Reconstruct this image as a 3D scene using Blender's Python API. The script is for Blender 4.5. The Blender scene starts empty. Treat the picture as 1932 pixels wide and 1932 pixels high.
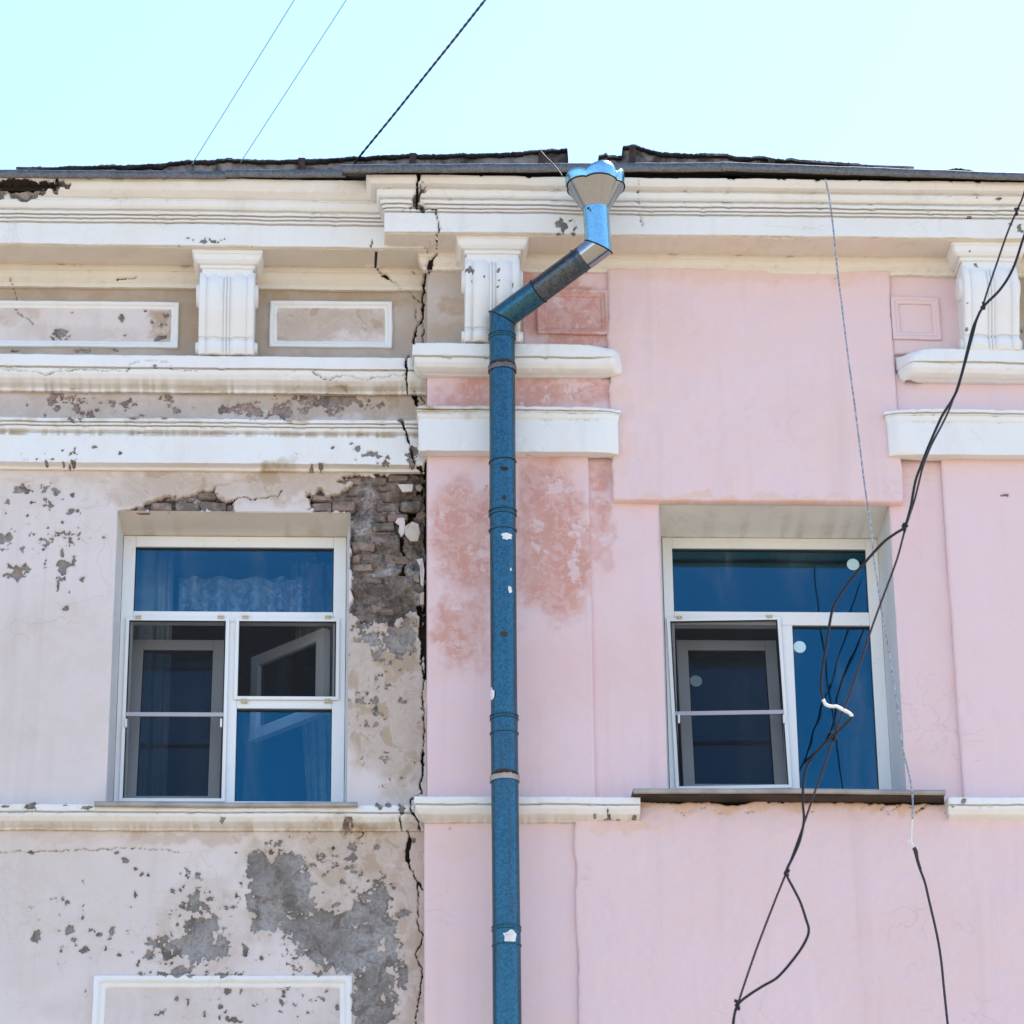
import bpy, bmesh, math, random
import numpy as np
from mathutils import Vector, Matrix

random.seed(4)
scene = bpy.context.scene
col = scene.collection

# ------------------------------------------------------------------ camera
# Image measures below are taken on the photograph scaled to 1932 x 1932.
FPX, CPX = 6070.0, 966.0
v_ = np.array([-166.0, -14316.0, FPX]); v_ /= np.linalg.norm(v_)          # world up seen by the camera (right, down, forward)
s_ = 0.0075
H_ = FPX * FPX / (166.0 + 14316.0 * s_)
h_ = np.array([1.0, s_, FPX / H_]); h_ -= v_ * (h_ @ v_); h_ /= np.linalg.norm(h_)   # facade direction
n_ = np.cross(v_, h_)                                                      # into the wall
RT = np.array([h_, n_, v_])                                                # camera vector -> world vector
fwd = RT @ np.array([0, 0, 1.0])
CAM = np.array([0.0, -18.4 * fwd[1], 1.65])

cam = bpy.data.cameras.new('camera')
cam.sensor_width = 36.0
cam.lens = 36.0 * FPX / 1932.0
cam.clip_start = 0.1
cam.clip_end = 2000.0
cam.dof.use_dof = True
cam.dof.focus_distance = 18.4
cam.dof.aperture_fstop = 4.5
cam_o = bpy.data.objects.new('camera', cam)
col.objects.link(cam_o)
bx_, by_, bz_ = RT @ np.array([1.0, 0, 0]), RT @ np.array([0, -1.0, 0]), RT @ np.array([0, 0, -1.0])
cam_o.matrix_world = Matrix(((bx_[0], by_[0], bz_[0], CAM[0]), (bx_[1], by_[1], bz_[1], CAM[1]), (bx_[2], by_[2], bz_[2], CAM[2]), (0, 0, 0, 1)))
scene.camera = cam_o

# ------------------------------------------------------------------ daylight
SUN_EL, SUN_AZ = math.radians(58), math.radians(48)      # behind the roof, to the right: the facade is in open shade
w = bpy.data.worlds.new('World')
scene.world = w
w.use_nodes = True
nt = w.node_tree
bg = nt.nodes['Background']
sky = nt.nodes.new('ShaderNodeTexSky')
sky.sky_type = 'NISHITA'
sky.sun_disc = False
sky.sun_elevation = SUN_EL
sky.sun_rotation = SUN_AZ
sky.altitude = 300
sky.air_density = 1.0
sky.dust_density = 0.5
sky.ozone_density = 2.0
nt.links.new(sky.outputs[0], bg.inputs[0])
bg.inputs[1].default_value = 0.15
sl = bpy.data.lights.new('sun', 'SUN')
sl.energy = 4.0
sl.angle = math.radians(0.5)
sl.color = (1.0, 0.93, 0.82)
so = bpy.data.objects.new('sun', sl)
col.objects.link(so)
sd = Vector((math.sin(SUN_AZ) * math.cos(SUN_EL), math.cos(SUN_AZ) * math.cos(SUN_EL), math.sin(SUN_EL)))
so.rotation_euler = sd.to_track_quat('Z', 'Y').to_euler()
so.location = (4, 8, 20)
scene.cycles.max_bounces = 6
scene.cycles.diffuse_bounces = 3
scene.cycles.glossy_bounces = 3
scene.cycles.transparent_max_bounces = 12
scene.view_settings.view_transform = 'Standard'
scene.view_settings.look = 'None'
scene.view_settings.gamma = 1.0
scene.view_settings.use_curve_mapping = False
scene.view_settings.exposure = 1.42

# ------------------------------------------------------------------ helpers
def P(x, y, Y=0.0):
    """photo point (1932 scale) -> point of the facade plane at depth Y"""
    d = RT @ np.array([(x - CPX) / FPX, (y - CPX) / FPX, 1.0])
    t = (Y - CAM[1]) / d[1]
    return CAM + t * d

def PX(x, y, Y=0.0): return float(P(x, y, Y)[0])
def PZ(y, x, Y=0.0): return float(P(x, y, Y)[2])

def lerp(a, b, t): return a + (b - a) * t
# close-up crops used for measuring -> 1932 scale
A = lambda a, b: (a / 3.4909, 251.6 + b / 3.4909)
B = lambda a, b: (503.1 + a / 3.4909, 251.6 + b / 3.4909)
C = lambda a, b: (1006.2 + a / 4.2667, 251.6 + b / 4.2667)
D = lambda a, b: (1459 + a / 4.0851, 251.6 + b / 4.0851)
E = lambda a, b: (a / 3.84, 754.7 + b / 3.84)
F = lambda a, b: (503.1 + a / 3.84, 754.7 + b / 3.84)
G = lambda a, b: (176.1 + a / 3.3113, 955.9 + b / 3.3113)
H = lambda a, b: (1207.5 + a / 3.0476, 905.6 + b / 3.0476)
I = lambda a, b: (a / 3.84, 1428.9 + b / 3.84)
J = lambda a, b: (503.1 + a / 3.84, 1428.9 + b / 3.84)
K = lambda a, b: (1006.2 + a / 3.84, 1428.9 + b / 3.84)
L = lambda a, b: (1428.9 + a / 3.84, 1428.9 + b / 3.84)
def T(f, *pts): return [f(*p) for p in pts]

def _hash(ix, iy, seed):
    h = (ix.astype(np.int64) * 374761393 + iy.astype(np.int64) * 668265263 + seed * 974634777) & 0xFFFFFFFF
    h = ((h ^ (h >> 13)) * 1274126177) & 0xFFFFFFFF
    h = h ^ (h >> 16)
    return (h & 0xFFFF) / 65535.0

def vnoise(x, y, seed=0):
    ix, iy = np.floor(x), np.floor(y)
    fx, fy = x - ix, y - iy
    fx = fx * fx * fx * (fx * (fx * 6 - 15) + 10); fy = fy * fy * fy * (fy * (fy * 6 - 15) + 10)
    a, b = _hash(ix, iy, seed), _hash(ix + 1, iy, seed)
    c, d = _hash(ix, iy + 1, seed), _hash(ix + 1, iy + 1, seed)
    return (a + (b - a) * fx) * (1 - fy) + (c + (d - c) * fx) * fy

def fbm(x, y, seed=0, octv=4, gain=0.5):
    """-1..1"""
    s, a, t = 0.0, 1.0, 0.0
    for o in range(octv):
        f = 2.03 ** o
        s = s + a * (vnoise(x * f + 13.7 * o, y * f - 7.1 * o, seed + o) * 2 - 1)
        t += a; a *= gain
    return s / t

def sstep(a, b, x):
    t = np.clip((x - a) / (b - a), 0, 1)
    return t * t * (3 - 2 * t)

def sdf_poly(X, Z, poly):
    """signed distance, positive inside"""
    n = len(poly)
    d = np.full(X.shape, 1e9); ins = np.zeros(X.shape, bool)
    for i in range(n):
        ax, az = poly[i]; bx, bz = poly[(i + 1) % n]
        ex, ez = bx - ax, bz - az
        wx, wz = X - ax, Z - az
        t = np.clip((wx * ex + wz * ez) / (ex * ex + ez * ez + 1e-12), 0, 1)
        d = np.minimum(d, (wx - ex * t) ** 2 + (wz - ez * t) ** 2)
        cnd = ((az <= Z) & (bz > Z)) | ((bz <= Z) & (az > Z))
        with np.errstate(divide='ignore', invalid='ignore'):
            xi = ax + (Z - az) / (bz - az + 1e-15) * ex
        ins ^= cnd & (X < xi)
    d = np.sqrt(d)
    return np.where(ins, d, -d)

def dist_line(X, Z, pts):
    d = np.full(X.shape, 1e9)
    for (ax, az), (bx, bz) in zip(pts[:-1], pts[1:]):
        ex, ez = bx - ax, bz - az
        wx, wz = X - ax, Z - az
        t = np.clip((wx * ex + wz * ez) / (ex * ex + ez * ez + 1e-12), 0, 1)
        d = np.minimum(d, (wx - ex * t) ** 2 + (wz - ez * t) ** 2)
    return np.sqrt(d)

def wear(X, Z, Yn, spec):
    """fields of peeling, stain, crack and broken-out masonry over the points X, Z of a face at depth Yn"""
    shp = X.shape
    peel = np.full(shp, -0.05); stain = np.zeros(shp); crack = np.full(shp, -0.05); deep = np.full(shp, -0.05)
    if not spec: return peel, stain, crack, deep, np.zeros(shp)
    x0, x1, z0, z1 = X.min() - .1, X.max() + .1, Z.min() - .1, Z.max() + .1
    cv = lambda pts: [(float(q[0]), float(q[2])) for q in (P(x, y, Yn) for x, y in pts)]
    def hit(pts, m=0.0):
        xs = [p[0] for p in pts]; zs = [p[1] for p in pts]
        return max(xs) + m > x0 and min(xs) - m < x1 and max(zs) + m > z0 and min(zs) - m < z1
    def sub(pts, m):
        xs = [p[0] for p in pts]; zs = [p[1] for p in pts]
        return (X > min(xs) - m) & (X < max(xs) + m) & (Z > min(zs) - m) & (Z < max(zs) + m)
    wx = fbm(X * 14, Z * 14, 3, 4, .6) * .035; wz = fbm(X * 14, Z * 14, 23, 4, .6) * .035
    n1 = fbm(X * 22, Z * 22, 41, 4, .65)
    n2 = fbm(X * 70, Z * 70, 47, 2, .6)
    fx = fbm(X * 48, Z * 48, 57, 3, .6); fz = fbm(X * 48, Z * 48, 59, 3, .6)
    isl = fbm(X * 20, Z * 20, 67, 4, .6)
    old = np.zeros(shp)
    for poly in spec.get('polys', []):
        q = cv(poly)
        if not hit(q, .08): continue
        m = sub(q, .08)
        peel[m] = np.maximum(peel[m], sdf_poly(X[m] + wx[m], Z[m] + wz[m], q) + n1[m] * .060 + n2[m] * .012 - .32 * np.clip(isl[m] - .14, 0, 1))
    for (x, y, rx, ry) in spec.get('blobs', []):
        c = P(x, y, Yn); rx /= 330.; ry /= 304.
        q = [(c[0] - rx, c[2] - ry), (c[0] + rx, c[2] + ry)]
        if not hit(q, .04): continue
        m = sub(q, .05)
        k = min(rx, ry); am = min(1.0, k / .05)
        d = np.sqrt(((X[m] + wx[m] * am + fx[m] * k * .9 - c[0]) / rx) ** 2 + ((Z[m] + wz[m] * am + fz[m] * k * .9 - c[2]) / ry) ** 2)
        peel[m] = np.maximum(peel[m], (1 - d) * k + n1[m] * .02 * am + n2[m] * k * .45)
    sp = spec.get('specks', [])
    if sp:
        den = np.zeros(shp)
        for (x, y, rx, ry, amt) in sp:
            c = P(x, y, Yn); rx /= 330.; ry /= 304.
            d2 = ((X - c[0]) / rx) ** 2 + ((Z - c[2]) / ry) ** 2
            den = np.maximum(den, amt * np.clip(1.15 - d2, 0, 1))
        nn = fbm(X * 19, Z * 22, 77, 4, .72)
        peel = np.maximum(peel, np.where(den > .01, (nn - (.62 - .55 * den)) * .05, -.05))
    for (x, y, rx, ry, amt) in spec.get('stains_and_bounce', []):
        c = P(x, y, Yn); rx /= 330.; ry /= 304.
        d = np.sqrt(((X + wx * 2 - c[0]) / rx) ** 2 + ((Z + wz * 2 - c[2]) / ry) ** 2)
        stain = np.maximum(stain, amt * sstep(1.1, .55, d + .35 * fbm(X * 5, Z * 5, 91, 3)))
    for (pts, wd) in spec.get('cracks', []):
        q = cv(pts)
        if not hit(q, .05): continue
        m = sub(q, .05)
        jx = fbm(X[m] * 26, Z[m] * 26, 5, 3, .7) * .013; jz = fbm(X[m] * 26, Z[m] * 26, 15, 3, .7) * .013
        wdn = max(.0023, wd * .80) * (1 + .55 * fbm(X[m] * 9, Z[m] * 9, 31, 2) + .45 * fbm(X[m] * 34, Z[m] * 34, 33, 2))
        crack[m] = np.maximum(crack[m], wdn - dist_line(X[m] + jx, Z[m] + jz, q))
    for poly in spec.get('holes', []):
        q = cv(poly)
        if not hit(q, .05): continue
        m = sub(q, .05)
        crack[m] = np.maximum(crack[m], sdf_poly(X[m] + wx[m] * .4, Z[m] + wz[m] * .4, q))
    for poly in spec.get('deep', []):
        q = cv(poly)
        if not hit(q, .08): continue
        m = sub(q, .08)
        deep[m] = np.maximum(deep[m], sdf_poly(X[m] + wx[m], Z[m] + wz[m], q) + n1[m] * .026 + n2[m] * .006)
    for (x, y, rx, ry, amt) in spec.get('olds', []):
        c = P(x, y, Yn); rx /= 330.; ry /= 304.
        d = np.sqrt(((X + wx * 2 - c[0]) / rx) ** 2 + ((Z + wz * 2 - c[2]) / ry) ** 2)
        old = np.maximum(old, amt * sstep(1.25, .35, d + .3 * fbm(X * 4, Z * 4, 93, 3)))
    return peel, stain, crack, deep, old

def link(o, parent=None, kind=None, label=None, cat=None, group=None, smooth=False):
    col.objects.link(o)
    if parent is not None:
        o.parent = parent
        o.matrix_parent_inverse = Matrix.Translation(-world_loc(parent))
    if kind: o['kind'] = kind
    if label: o['label'] = label
    if cat: o['category'] = cat
    if group: o['group'] = group
    return o

def world_loc(o):
    return LOC.get(o.name, Vector((0, 0, 0)))
LOC = {}

def empty(name, loc=(0, 0, 0), parent=None, **kw):
    o = bpy.data.objects.new(name, None)
    o.empty_display_size = .2
    link(o, parent, **kw)
    o.location = loc
    LOC[o.name] = Vector(loc)
    return o

def mesh_obj(name, verts, faces, mat, parent=None, smooth=False, attrs=None, **kw):
    """verts (n,3) array; faces (m,4) int array or a list of tuples"""
    me = bpy.data.meshes.new(name)
    verts = np.asarray(verts, dtype=np.float32)
    if isinstance(faces, np.ndarray):
        m, k = faces.shape
        me.vertices.add(len(verts)); me.vertices.foreach_set('co', verts.ravel())
        me.loops.add(m * k); me.loops.foreach_set('vertex_index', faces.astype(np.int32).ravel())
        me.polygons.add(m)
        me.polygons.foreach_set('loop_start', np.arange(0, m * k, k, dtype=np.int32))
        me.update(calc_edges=True)
    else:
        me.from_pydata([tuple(map(float, q)) for q in verts], [], faces)
    if attrs:
        for k_, a_ in attrs.items():
            at = me.attributes.new(k_, 'FLOAT', 'POINT')
            at.data.foreach_set('value', np.ascontiguousarray(a_, dtype=np.float32).ravel())
    if smooth:
        me.polygons.foreach_set('use_smooth', np.ones(len(me.polygons), dtype=bool))
    me.materials.append(mat)
    o = bpy.data.objects.new(name, me)
    return link(o, parent, **kw)

def bm_obj(name, bm, mat, parent=None, smooth=False, bevel=0.0, **kw):
    if bevel > 0:
        bmesh.ops.bevel(bm, geom=list(bm.edges), offset=bevel, segments=2, affect='EDGES', profile=.6)
    bmesh.ops.recalc_face_normals(bm, faces=list(bm.faces))
    me = bpy.data.meshes.new(name)
    bm.to_mesh(me); bm.free()
    if smooth:
        for p in me.polygons: p.use_smooth = True
    me.materials.append(mat)
    o = bpy.data.objects.new(name, me)
    return link(o, parent, **kw)

def add_box(bm, x0, x1, y0, y1, z0, z1):
    r = bmesh.ops.create_cube(bm, size=1.0)
    for q in r['verts']:
        q.co = Vector((lerp(x0, x1, q.co.x + .5), lerp(y0, y1, q.co.y + .5), lerp(z0, z1, q.co.z + .5)))
    return r['verts']

def grid_faces(n, m, keep=None):
    """n rows x m columns of vertices; faces wind so that the normal points to -Y when rows rise and columns go +X"""
    i, j = np.meshgrid(np.arange(n - 1), np.arange(m - 1), indexing='ij')
    a = i * m + j
    f = np.stack([a, a + 1, a + m + 1, a + m], axis=-1).reshape(-1, 4)
    if keep is not None: f = f[keep.reshape(-1)]
    return f

def seglin(breaks, res):
    out = [breaks[0]]
    for a, b in zip(breaks[:-1], breaks[1:]):
        k = max(1, int(round(abs(b - a) / res)))
        out += list(np.linspace(a, b, k + 1)[1:])
    return np.array(out)

def relief(X, Z, Yn, spec, seed, low, fine):
    peel, stain, crack, deep, old = wear(X, Z, Yn, spec)
    d = low * fbm(X * 2.3 + seed, Z * 2.3, 101, 3) + low * .45 * fbm(X * 8 + seed, Z * 8, 111, 3) + fine * fbm(X * 26 + seed, Z * 26, 131, 3)
    d = d + .0045 * np.exp(-((peel + .003) / .0045) ** 2) * (.5 + .8 * vnoise(X * 12, Z * 12, 141))      # curling lip of the paint
    dp = sstep(-.0015, .0015, peel)
    dd = sstep(-.003, .004, deep)
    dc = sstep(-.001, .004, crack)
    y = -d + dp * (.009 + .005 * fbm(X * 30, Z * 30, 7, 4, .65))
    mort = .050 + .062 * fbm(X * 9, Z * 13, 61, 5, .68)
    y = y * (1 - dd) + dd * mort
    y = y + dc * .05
    return y, dict(peel=peel, stain=stain, crack=crack, deep=deep, old=old)

def sheet(name, xs, zs, Yn, mat, parent, spec=None, hole=None, seed=0.0, low=.004, fine=.0008, skirt=None, jit=(0, 0, 0, 0), **kw):
    """uneven plastered face; skirt = depth of the returns (left, right, bottom, top); jit = raggedness of those edges"""
    n, m = len(zs), len(xs)
    X, Z = np.meshgrid(xs, zs)
    X = X.copy(); Z = Z.copy()
    wl = lambda t: np.clip(1 - t / .12, 0, 1)
    x0, x1, z0, z1 = xs[0], xs[-1], zs[0], zs[-1]
    ed = lambda s, sd_: fbm(s * 6, s * 0 + sd_, 17, 5, .62)
    X0, Z0 = X.copy(), Z.copy()
    if jit[0]: X += wl(X0 - x0) * jit[0] * ed(Z0, 1.3 + seed)
    if jit[1]: X += wl(x1 - X0) * jit[1] * ed(Z0, 5.3 + seed)
    if jit[2]: Z += wl(Z0 - z0) * jit[2] * ed(X0, 9.3 + seed)
    if jit[3]: Z += wl(z1 - Z0) * jit[3] * ed(X0, 13.3 + seed)
    dy, at = relief(X, Z, Yn, spec, seed, low, fine)
    Yv = Yn + dy
    if skirt:
        r = .008
        for k, (t, on) in enumerate(((X0 - x0, skirt[0]), (x1 - X0, skirt[1]), (Z0 - z0, skirt[2]), (z1 - Z0, skirt[3]))):
            if on: Yv = Yv + .006 * np.clip(1 - t / .012, 0, 1) ** 2
    keep = None
    if hole:
        cx = (xs[:-1] + xs[1:]) / 2; cz = (zs[:-1] + zs[1:]) / 2
        ix = (cx > hole[0]) & (cx < hole[1]); iz = (cz > hole[2]) & (cz < hole[3])
        keep = ~(iz[:, None] & ix[None, :])
    V = np.stack([X, Yv, Z], axis=-1)
    if skirt:
        # widen the grid by one ring folded back
        padl, padr, padb, padt = [1 if s else 0 for s in skirt]
        V = np.pad(V, ((padb, padt), (padl, padr), (0, 0)), mode='edge')
        at = {k: np.pad(a, ((padb, padt), (padl, padr)), mode='edge') for k, a in at.items()}
        if keep is not None: keep = np.pad(keep, ((padb, padt), (padl, padr)), constant_values=True)
        if padl: V[:, 0, 1] = Yn + skirt[0]
        if padr: V[:, -1, 1] = Yn + skirt[1]
        if padb: V[0, :, 1] = Yn + skirt[2]
        if padt: V[-1, :, 1] = Yn + skirt[3]
        n, m = V.shape[:2]
    return mesh_obj(name, V.reshape(-1, 3), grid_faces(n, m, keep), mat, parent, smooth=True, attrs=at, **kw)

def resample(prof, res):
    """profile [(Y, Z)] with soft corners and even spacing"""
    pts = [np.array(p, float) for p in prof]
    out = [pts[0]]
    for i in range(1, len(pts) - 1):
        a, b, c = pts[i - 1], pts[i], pts[i + 1]
        la, lc = np.linalg.norm(a - b), np.linalg.norm(c - b)
        r = min(.004, la * .3, lc * .3)
        out += [b + (a - b) / max(la, 1e-9) * r, b + ((a - b) / max(la, 1e-9) + (c - b) / max(lc, 1e-9)) * r * .2, b + (c - b) / max(lc, 1e-9) * r]
    out.append(pts[-1])
    res_pts = [out[0]]
    for a, b in zip(out[:-1], out[1:]):
        k = max(1, int(math.ceil(np.linalg.norm(b - a) / res)))
        for t in range(1, k + 1): res_pts.append(a + (b - a) * t / k)
    return np.array(res_pts)

def mould(name, prof, xa, xb, xref, base, mat, parent, spec=None, ends=(0, 0), side=1.0, res=.009, Yn=None, seed=0.0,
          low=.005, fine=.0008, jit=.003, lump=(0, 0), streak=None, **kw):
    """running moulding: prof = [(photo row, depth)] read at column xref, run from xa to xb (world X of the body), returned round its ends"""
    pz = [(Y, PZ(y, xref, Y)) for y, Y in prof]
    top = [(base + .01, pz[0][1])] ; bot = [(base + .01, pz[-1][1])]
    pr = resample(top + pz + bot, res)[::-1]                 # rising
    n = len(pr)
    o = (base - pr[:, 0])
    span = xb - xa
    mcol = max(2, int(span / res))
    t = np.linspace(0, 1, mcol + 1)
    cols_x, cols_y = [], []
    xl = xa - np.clip(o, 0, 9) * side * ends[0]; xr = xb + np.clip(o, 0, 9) * side * ends[1]
    Xf = xl[:, None] + (xr - xl)[:, None] * t[None, :]
    Yf = np.repeat(pr[:, 0:1], mcol + 1, 1)
    Zf = np.repeat(pr[:, 1:2], mcol + 1, 1)
    if Yn is None: Yn = float(min(pr[:, 0]))
    dy, at = relief(Xf, Zf, Yn, spec, seed, low, fine)
    prot = np.clip(o / .03, 0, 1)[:, None]
    edge = np.abs(np.gradient(np.gradient(pr[:, 0])))[:, None] > .0012      # knocked arrises
    chipn = fbm(Xf * 13 + seed * 3, Zf * 13, 151, 4, .65)
    dy = dy + np.where(edge, .012, .004) * sstep(.30, .48, chipn)
    Yf = Yf + dy * prot
    Zf = Zf + jit * fbm(Xf * 5 + seed, Zf * 9, 51, 4) + .45 * jit * fbm(Xf * 34 + seed, Zf * 34, 53, 3)
    if any(lump):                                            # ends smothered in later plaster
        for k, amt in enumerate(lump):
            if not amt: continue
            tt = (Xf - Xf.min()) if k == 0 else (Xf.max() - Xf)
            g = sstep(.22, .02, tt + .05 * fbm(Xf * 9, Zf * 9, 71, 3))
            zmid = (pr[0, 1] + pr[-1, 1]) / 2; hh = abs(pr[-1, 1] - pr[0, 1]) / 2
            rr = np.sqrt(np.clip(1 - ((Zf - zmid) / (hh * 1.02)) ** 2, 0.0, 1))
            Ysm = base - o.max() * (.25 + .75 * rr) * sstep(-.01, .09, tt) - .02 * fbm(Xf * 8, Zf * 8, 73, 3)
            Yf = Yf * (1 - g * amt) + np.minimum(Ysm, base) * g * amt
    if streak is not None:                                   # dirt washed down the hollow of the moulding
        ya, yb, amt, col_x = streak
        za, zb = PZ(ya, xref, Yn), PZ(yb, xref, Yn)
        f = sstep(za, zb, Zf) * (1 - sstep(zb, zb - .012, Zf))
        drip = vnoise(Xf * 55, Zf * 2.5, 81) * .65 + vnoise(Xf * 19, Zf * 1.2, 83) * .5
        at['stain'] = np.maximum(at['stain'], amt * f * sstep(.38, .80, drip * .9 + .35 * f * vnoise(Xf * 3, Zf, 87)))
    if ends[0]:
        k = 5
        ys = [lerp(base + .01, Yf[:, 0], s) for s in np.linspace(0, 1, k + 1)[:-1]]
        XL = np.stack([Xf[:, 0]] * k, 1); YL = np.stack(ys, 1); ZL = np.stack([Zf[:, 0]] * k, 1)
        Xf = np.concatenate([XL, Xf], 1); Yf = np.concatenate([YL, Yf], 1); Zf = np.concatenate([ZL, Zf], 1)
        at = {q: np.concatenate([np.repeat(a[:, :1], k, 1), a], 1) for q, a in at.items()}
    if ends[1]:
        k = 5
        ys = [lerp(Yf[:, -1], base + .01, s) for s in np.linspace(0, 1, k + 1)[1:]]
        XL = np.stack([Xf[:, -1]] * k, 1); YL = np.stack(ys, 1); ZL = np.stack([Zf[:, -1]] * k, 1)
        Xf = np.concatenate([Xf, XL], 1); Yf = np.concatenate([Yf, YL], 1); Zf = np.concatenate([Zf, ZL], 1)
        at = {q: np.concatenate([a, np.repeat(a[:, -1:], k, 1)], 1) for q, a in at.items()}
    n, m = Xf.shape
    V = np.stack([Xf, Yf, Zf], -1)
    return mesh_obj(name, V.reshape(-1, 3), grid_faces(n, m), mat, parent, smooth=True, attrs=at, **kw)

def tube(name, pts, r, mat, parent=None, seg=24, closed_ends=True, smooth_pts=0, rfun=None, **kw):
    """swept pipe through points with mitred bends"""
    pts = [Vector(p) for p in pts]
    if smooth_pts:
        q = []
        for i in range(len(pts) - 1):
            p0 = pts[max(i - 1, 0)]; p1 = pts[i]; p2 = pts[i + 1]; p3 = pts[min(i + 2, len(pts) - 1)]
            for k in range(smooth_pts):
                t = k / smooth_pts
                q.append(.5 * ((2 * p1) + (p2 - p0) * t + (2 * p0 - 5 * p1 + 4 * p2 - p3) * t * t + (3 * p1 - p0 - 3 * p2 + p3) * t ** 3))
        q.append(pts[-1]); pts = q
    n = len(pts)
    V, Fc = [], []
    d0 = (pts[1] - pts[0]).normalized()
    u = d0.orthogonal().normalized(); vv = d0.cross(u)
    ring = [u * math.cos(2 * math.pi * k / seg) + vv * math.sin(2 * math.pi * k / seg) for k in range(seg)]
    cur = d0
    for i, p in enumerate(pts):
        din = (pts[i] - pts[i - 1]).normalized() if i else d0
        dout = (pts[i + 1] - pts[i]).normalized() if i < n - 1 else din
        rot = cur.rotation_difference(din)
        ring = [rot @ q for q in ring]; cur = din
        nrm = (din + dout).normalized()
        rr = r if rfun is None else rfun(i / (n - 1))
        for q in ring:
            vec = q * rr
            k = vec.dot(nrm) / max(din.dot(nrm), .2)
            V.append(p + vec - din * k)
    for i in range(n - 1):
        for k in range(seg):
            a = i * seg + k; b = i * seg + (k + 1) % seg
            Fc.append((a, b, b + seg, a + seg))
    if closed_ends:
        Fc.append(tuple(range(seg))[::-1]); Fc.append(tuple(range((n - 1) * seg, n * seg)))
    return mesh_obj(name, np.array([tuple(q) for q in V]), Fc, mat, parent, smooth=True, **kw)
# ------------------------------------------------------------------ materials
class N:
    """small node-graph helper"""
    def __init__(s, name):
        s.m = bpy.data.materials.new(name); s.m.use_nodes = True
        s.t = s.m.node_tree; s.b = s.t.nodes['Principled BSDF']; s.out = s.t.nodes['Material Output']
        tc = s.t.nodes.new('ShaderNodeTexCoord'); s.co = tc.outputs['Object']
    def new(s, t): return s.t.nodes.new(t)
    def ln(s, a, b): s.t.links.new(a, b)
    def set(s, sock, v):
        if hasattr(v, 'is_output') or isinstance(v, bpy.types.NodeSocket): s.ln(v, sock)
        elif isinstance(v, (tuple, list)): sock.default_value = (*v[:3], 1.0) if len(sock.default_value) == 4 else v
        else: sock.default_value = v
    def noise(s, scale, detail=4, rough=.55, dist=0.0, stretch=None, off=0.0):
        n = s.new('ShaderNodeTexNoise'); n.inputs['Scale'].default_value = scale
        n.inputs['Detail'].default_value = max(1.0, min(detail, math.log2(220.0 / scale))); n.inputs['Roughness'].default_value = rough; n.inputs['Distortion'].default_value = dist
        mp = s.new('ShaderNodeMapping'); s.ln(s.co, mp.inputs[0]); mp.inputs['Location'].default_value = (off, off * .7, off * 1.3)
        if stretch: mp.inputs['Scale'].default_value = stretch
        s.ln(mp.outputs[0], n.inputs['Vector'])
        return n.outputs[0]
    def voro(s, scale, feature='F1', out='Distance', rand=1.0):
        n = s.new('ShaderNodeTexVoronoi'); n.feature = feature; n.inputs['Scale'].default_value = scale
        n.inputs['Randomness'].default_value = rand
        s.ln(s.co, n.inputs['Vector']); return n.outputs[out]
    def rng(s, v, a, b, c=0.0, d=1.0):
        n = s.new('ShaderNodeMapRange'); n.interpolation_type = 'SMOOTHSTEP'
        s.set(n.inputs[0], v); n.inputs[1].default_value = a; n.inputs[2].default_value = b
        n.inputs[3].default_value = c; n.inputs[4].default_value = d
        return n.outputs[0]
    def attr(s, name):
        n = s.new('ShaderNodeAttribute'); n.attribute_name = name; return n.outputs['Fac']
    def mix(s, f, a, b, mode='MIX'):
        n = s.new('ShaderNodeMix'); n.data_type = 'RGBA'; n.blend_type = mode
        s.set(n.inputs[0], f); s.set(n.inputs[6], a); s.set(n.inputs[7], b)
        return n.outputs[2]
    def math(s, op, a, b=0.0):
        n = s.new('ShaderNodeMath'); n.operation = op; s.set(n.inputs[0], a); s.set(n.inputs[1], b); return n.outputs[0]
    def bump(s, h, dist, strength=1.0):
        n = s.new('ShaderNodeBump'); n.inputs['Strength'].default_value = strength; n.inputs['Distance'].default_value = dist
        s.ln(h, n.inputs['Height']); s.ln(n.outputs[0], s.b.inputs['Normal'])
    def objrand(s):
        n = s.new('ShaderNodeObjectInfo'); return n.outputs['Random']
    def fin(s, col=None, rough=.9, metal=0.0, spec=.3):
        if col is not None: s.set(s.b.inputs['Base Color'], col)
        s.set(s.b.inputs['Roughness'], rough); s.set(s.b.inputs['Metallic'], metal)
        s.b.inputs['Specular IOR Level'].default_value = spec
        return s.m

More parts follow.
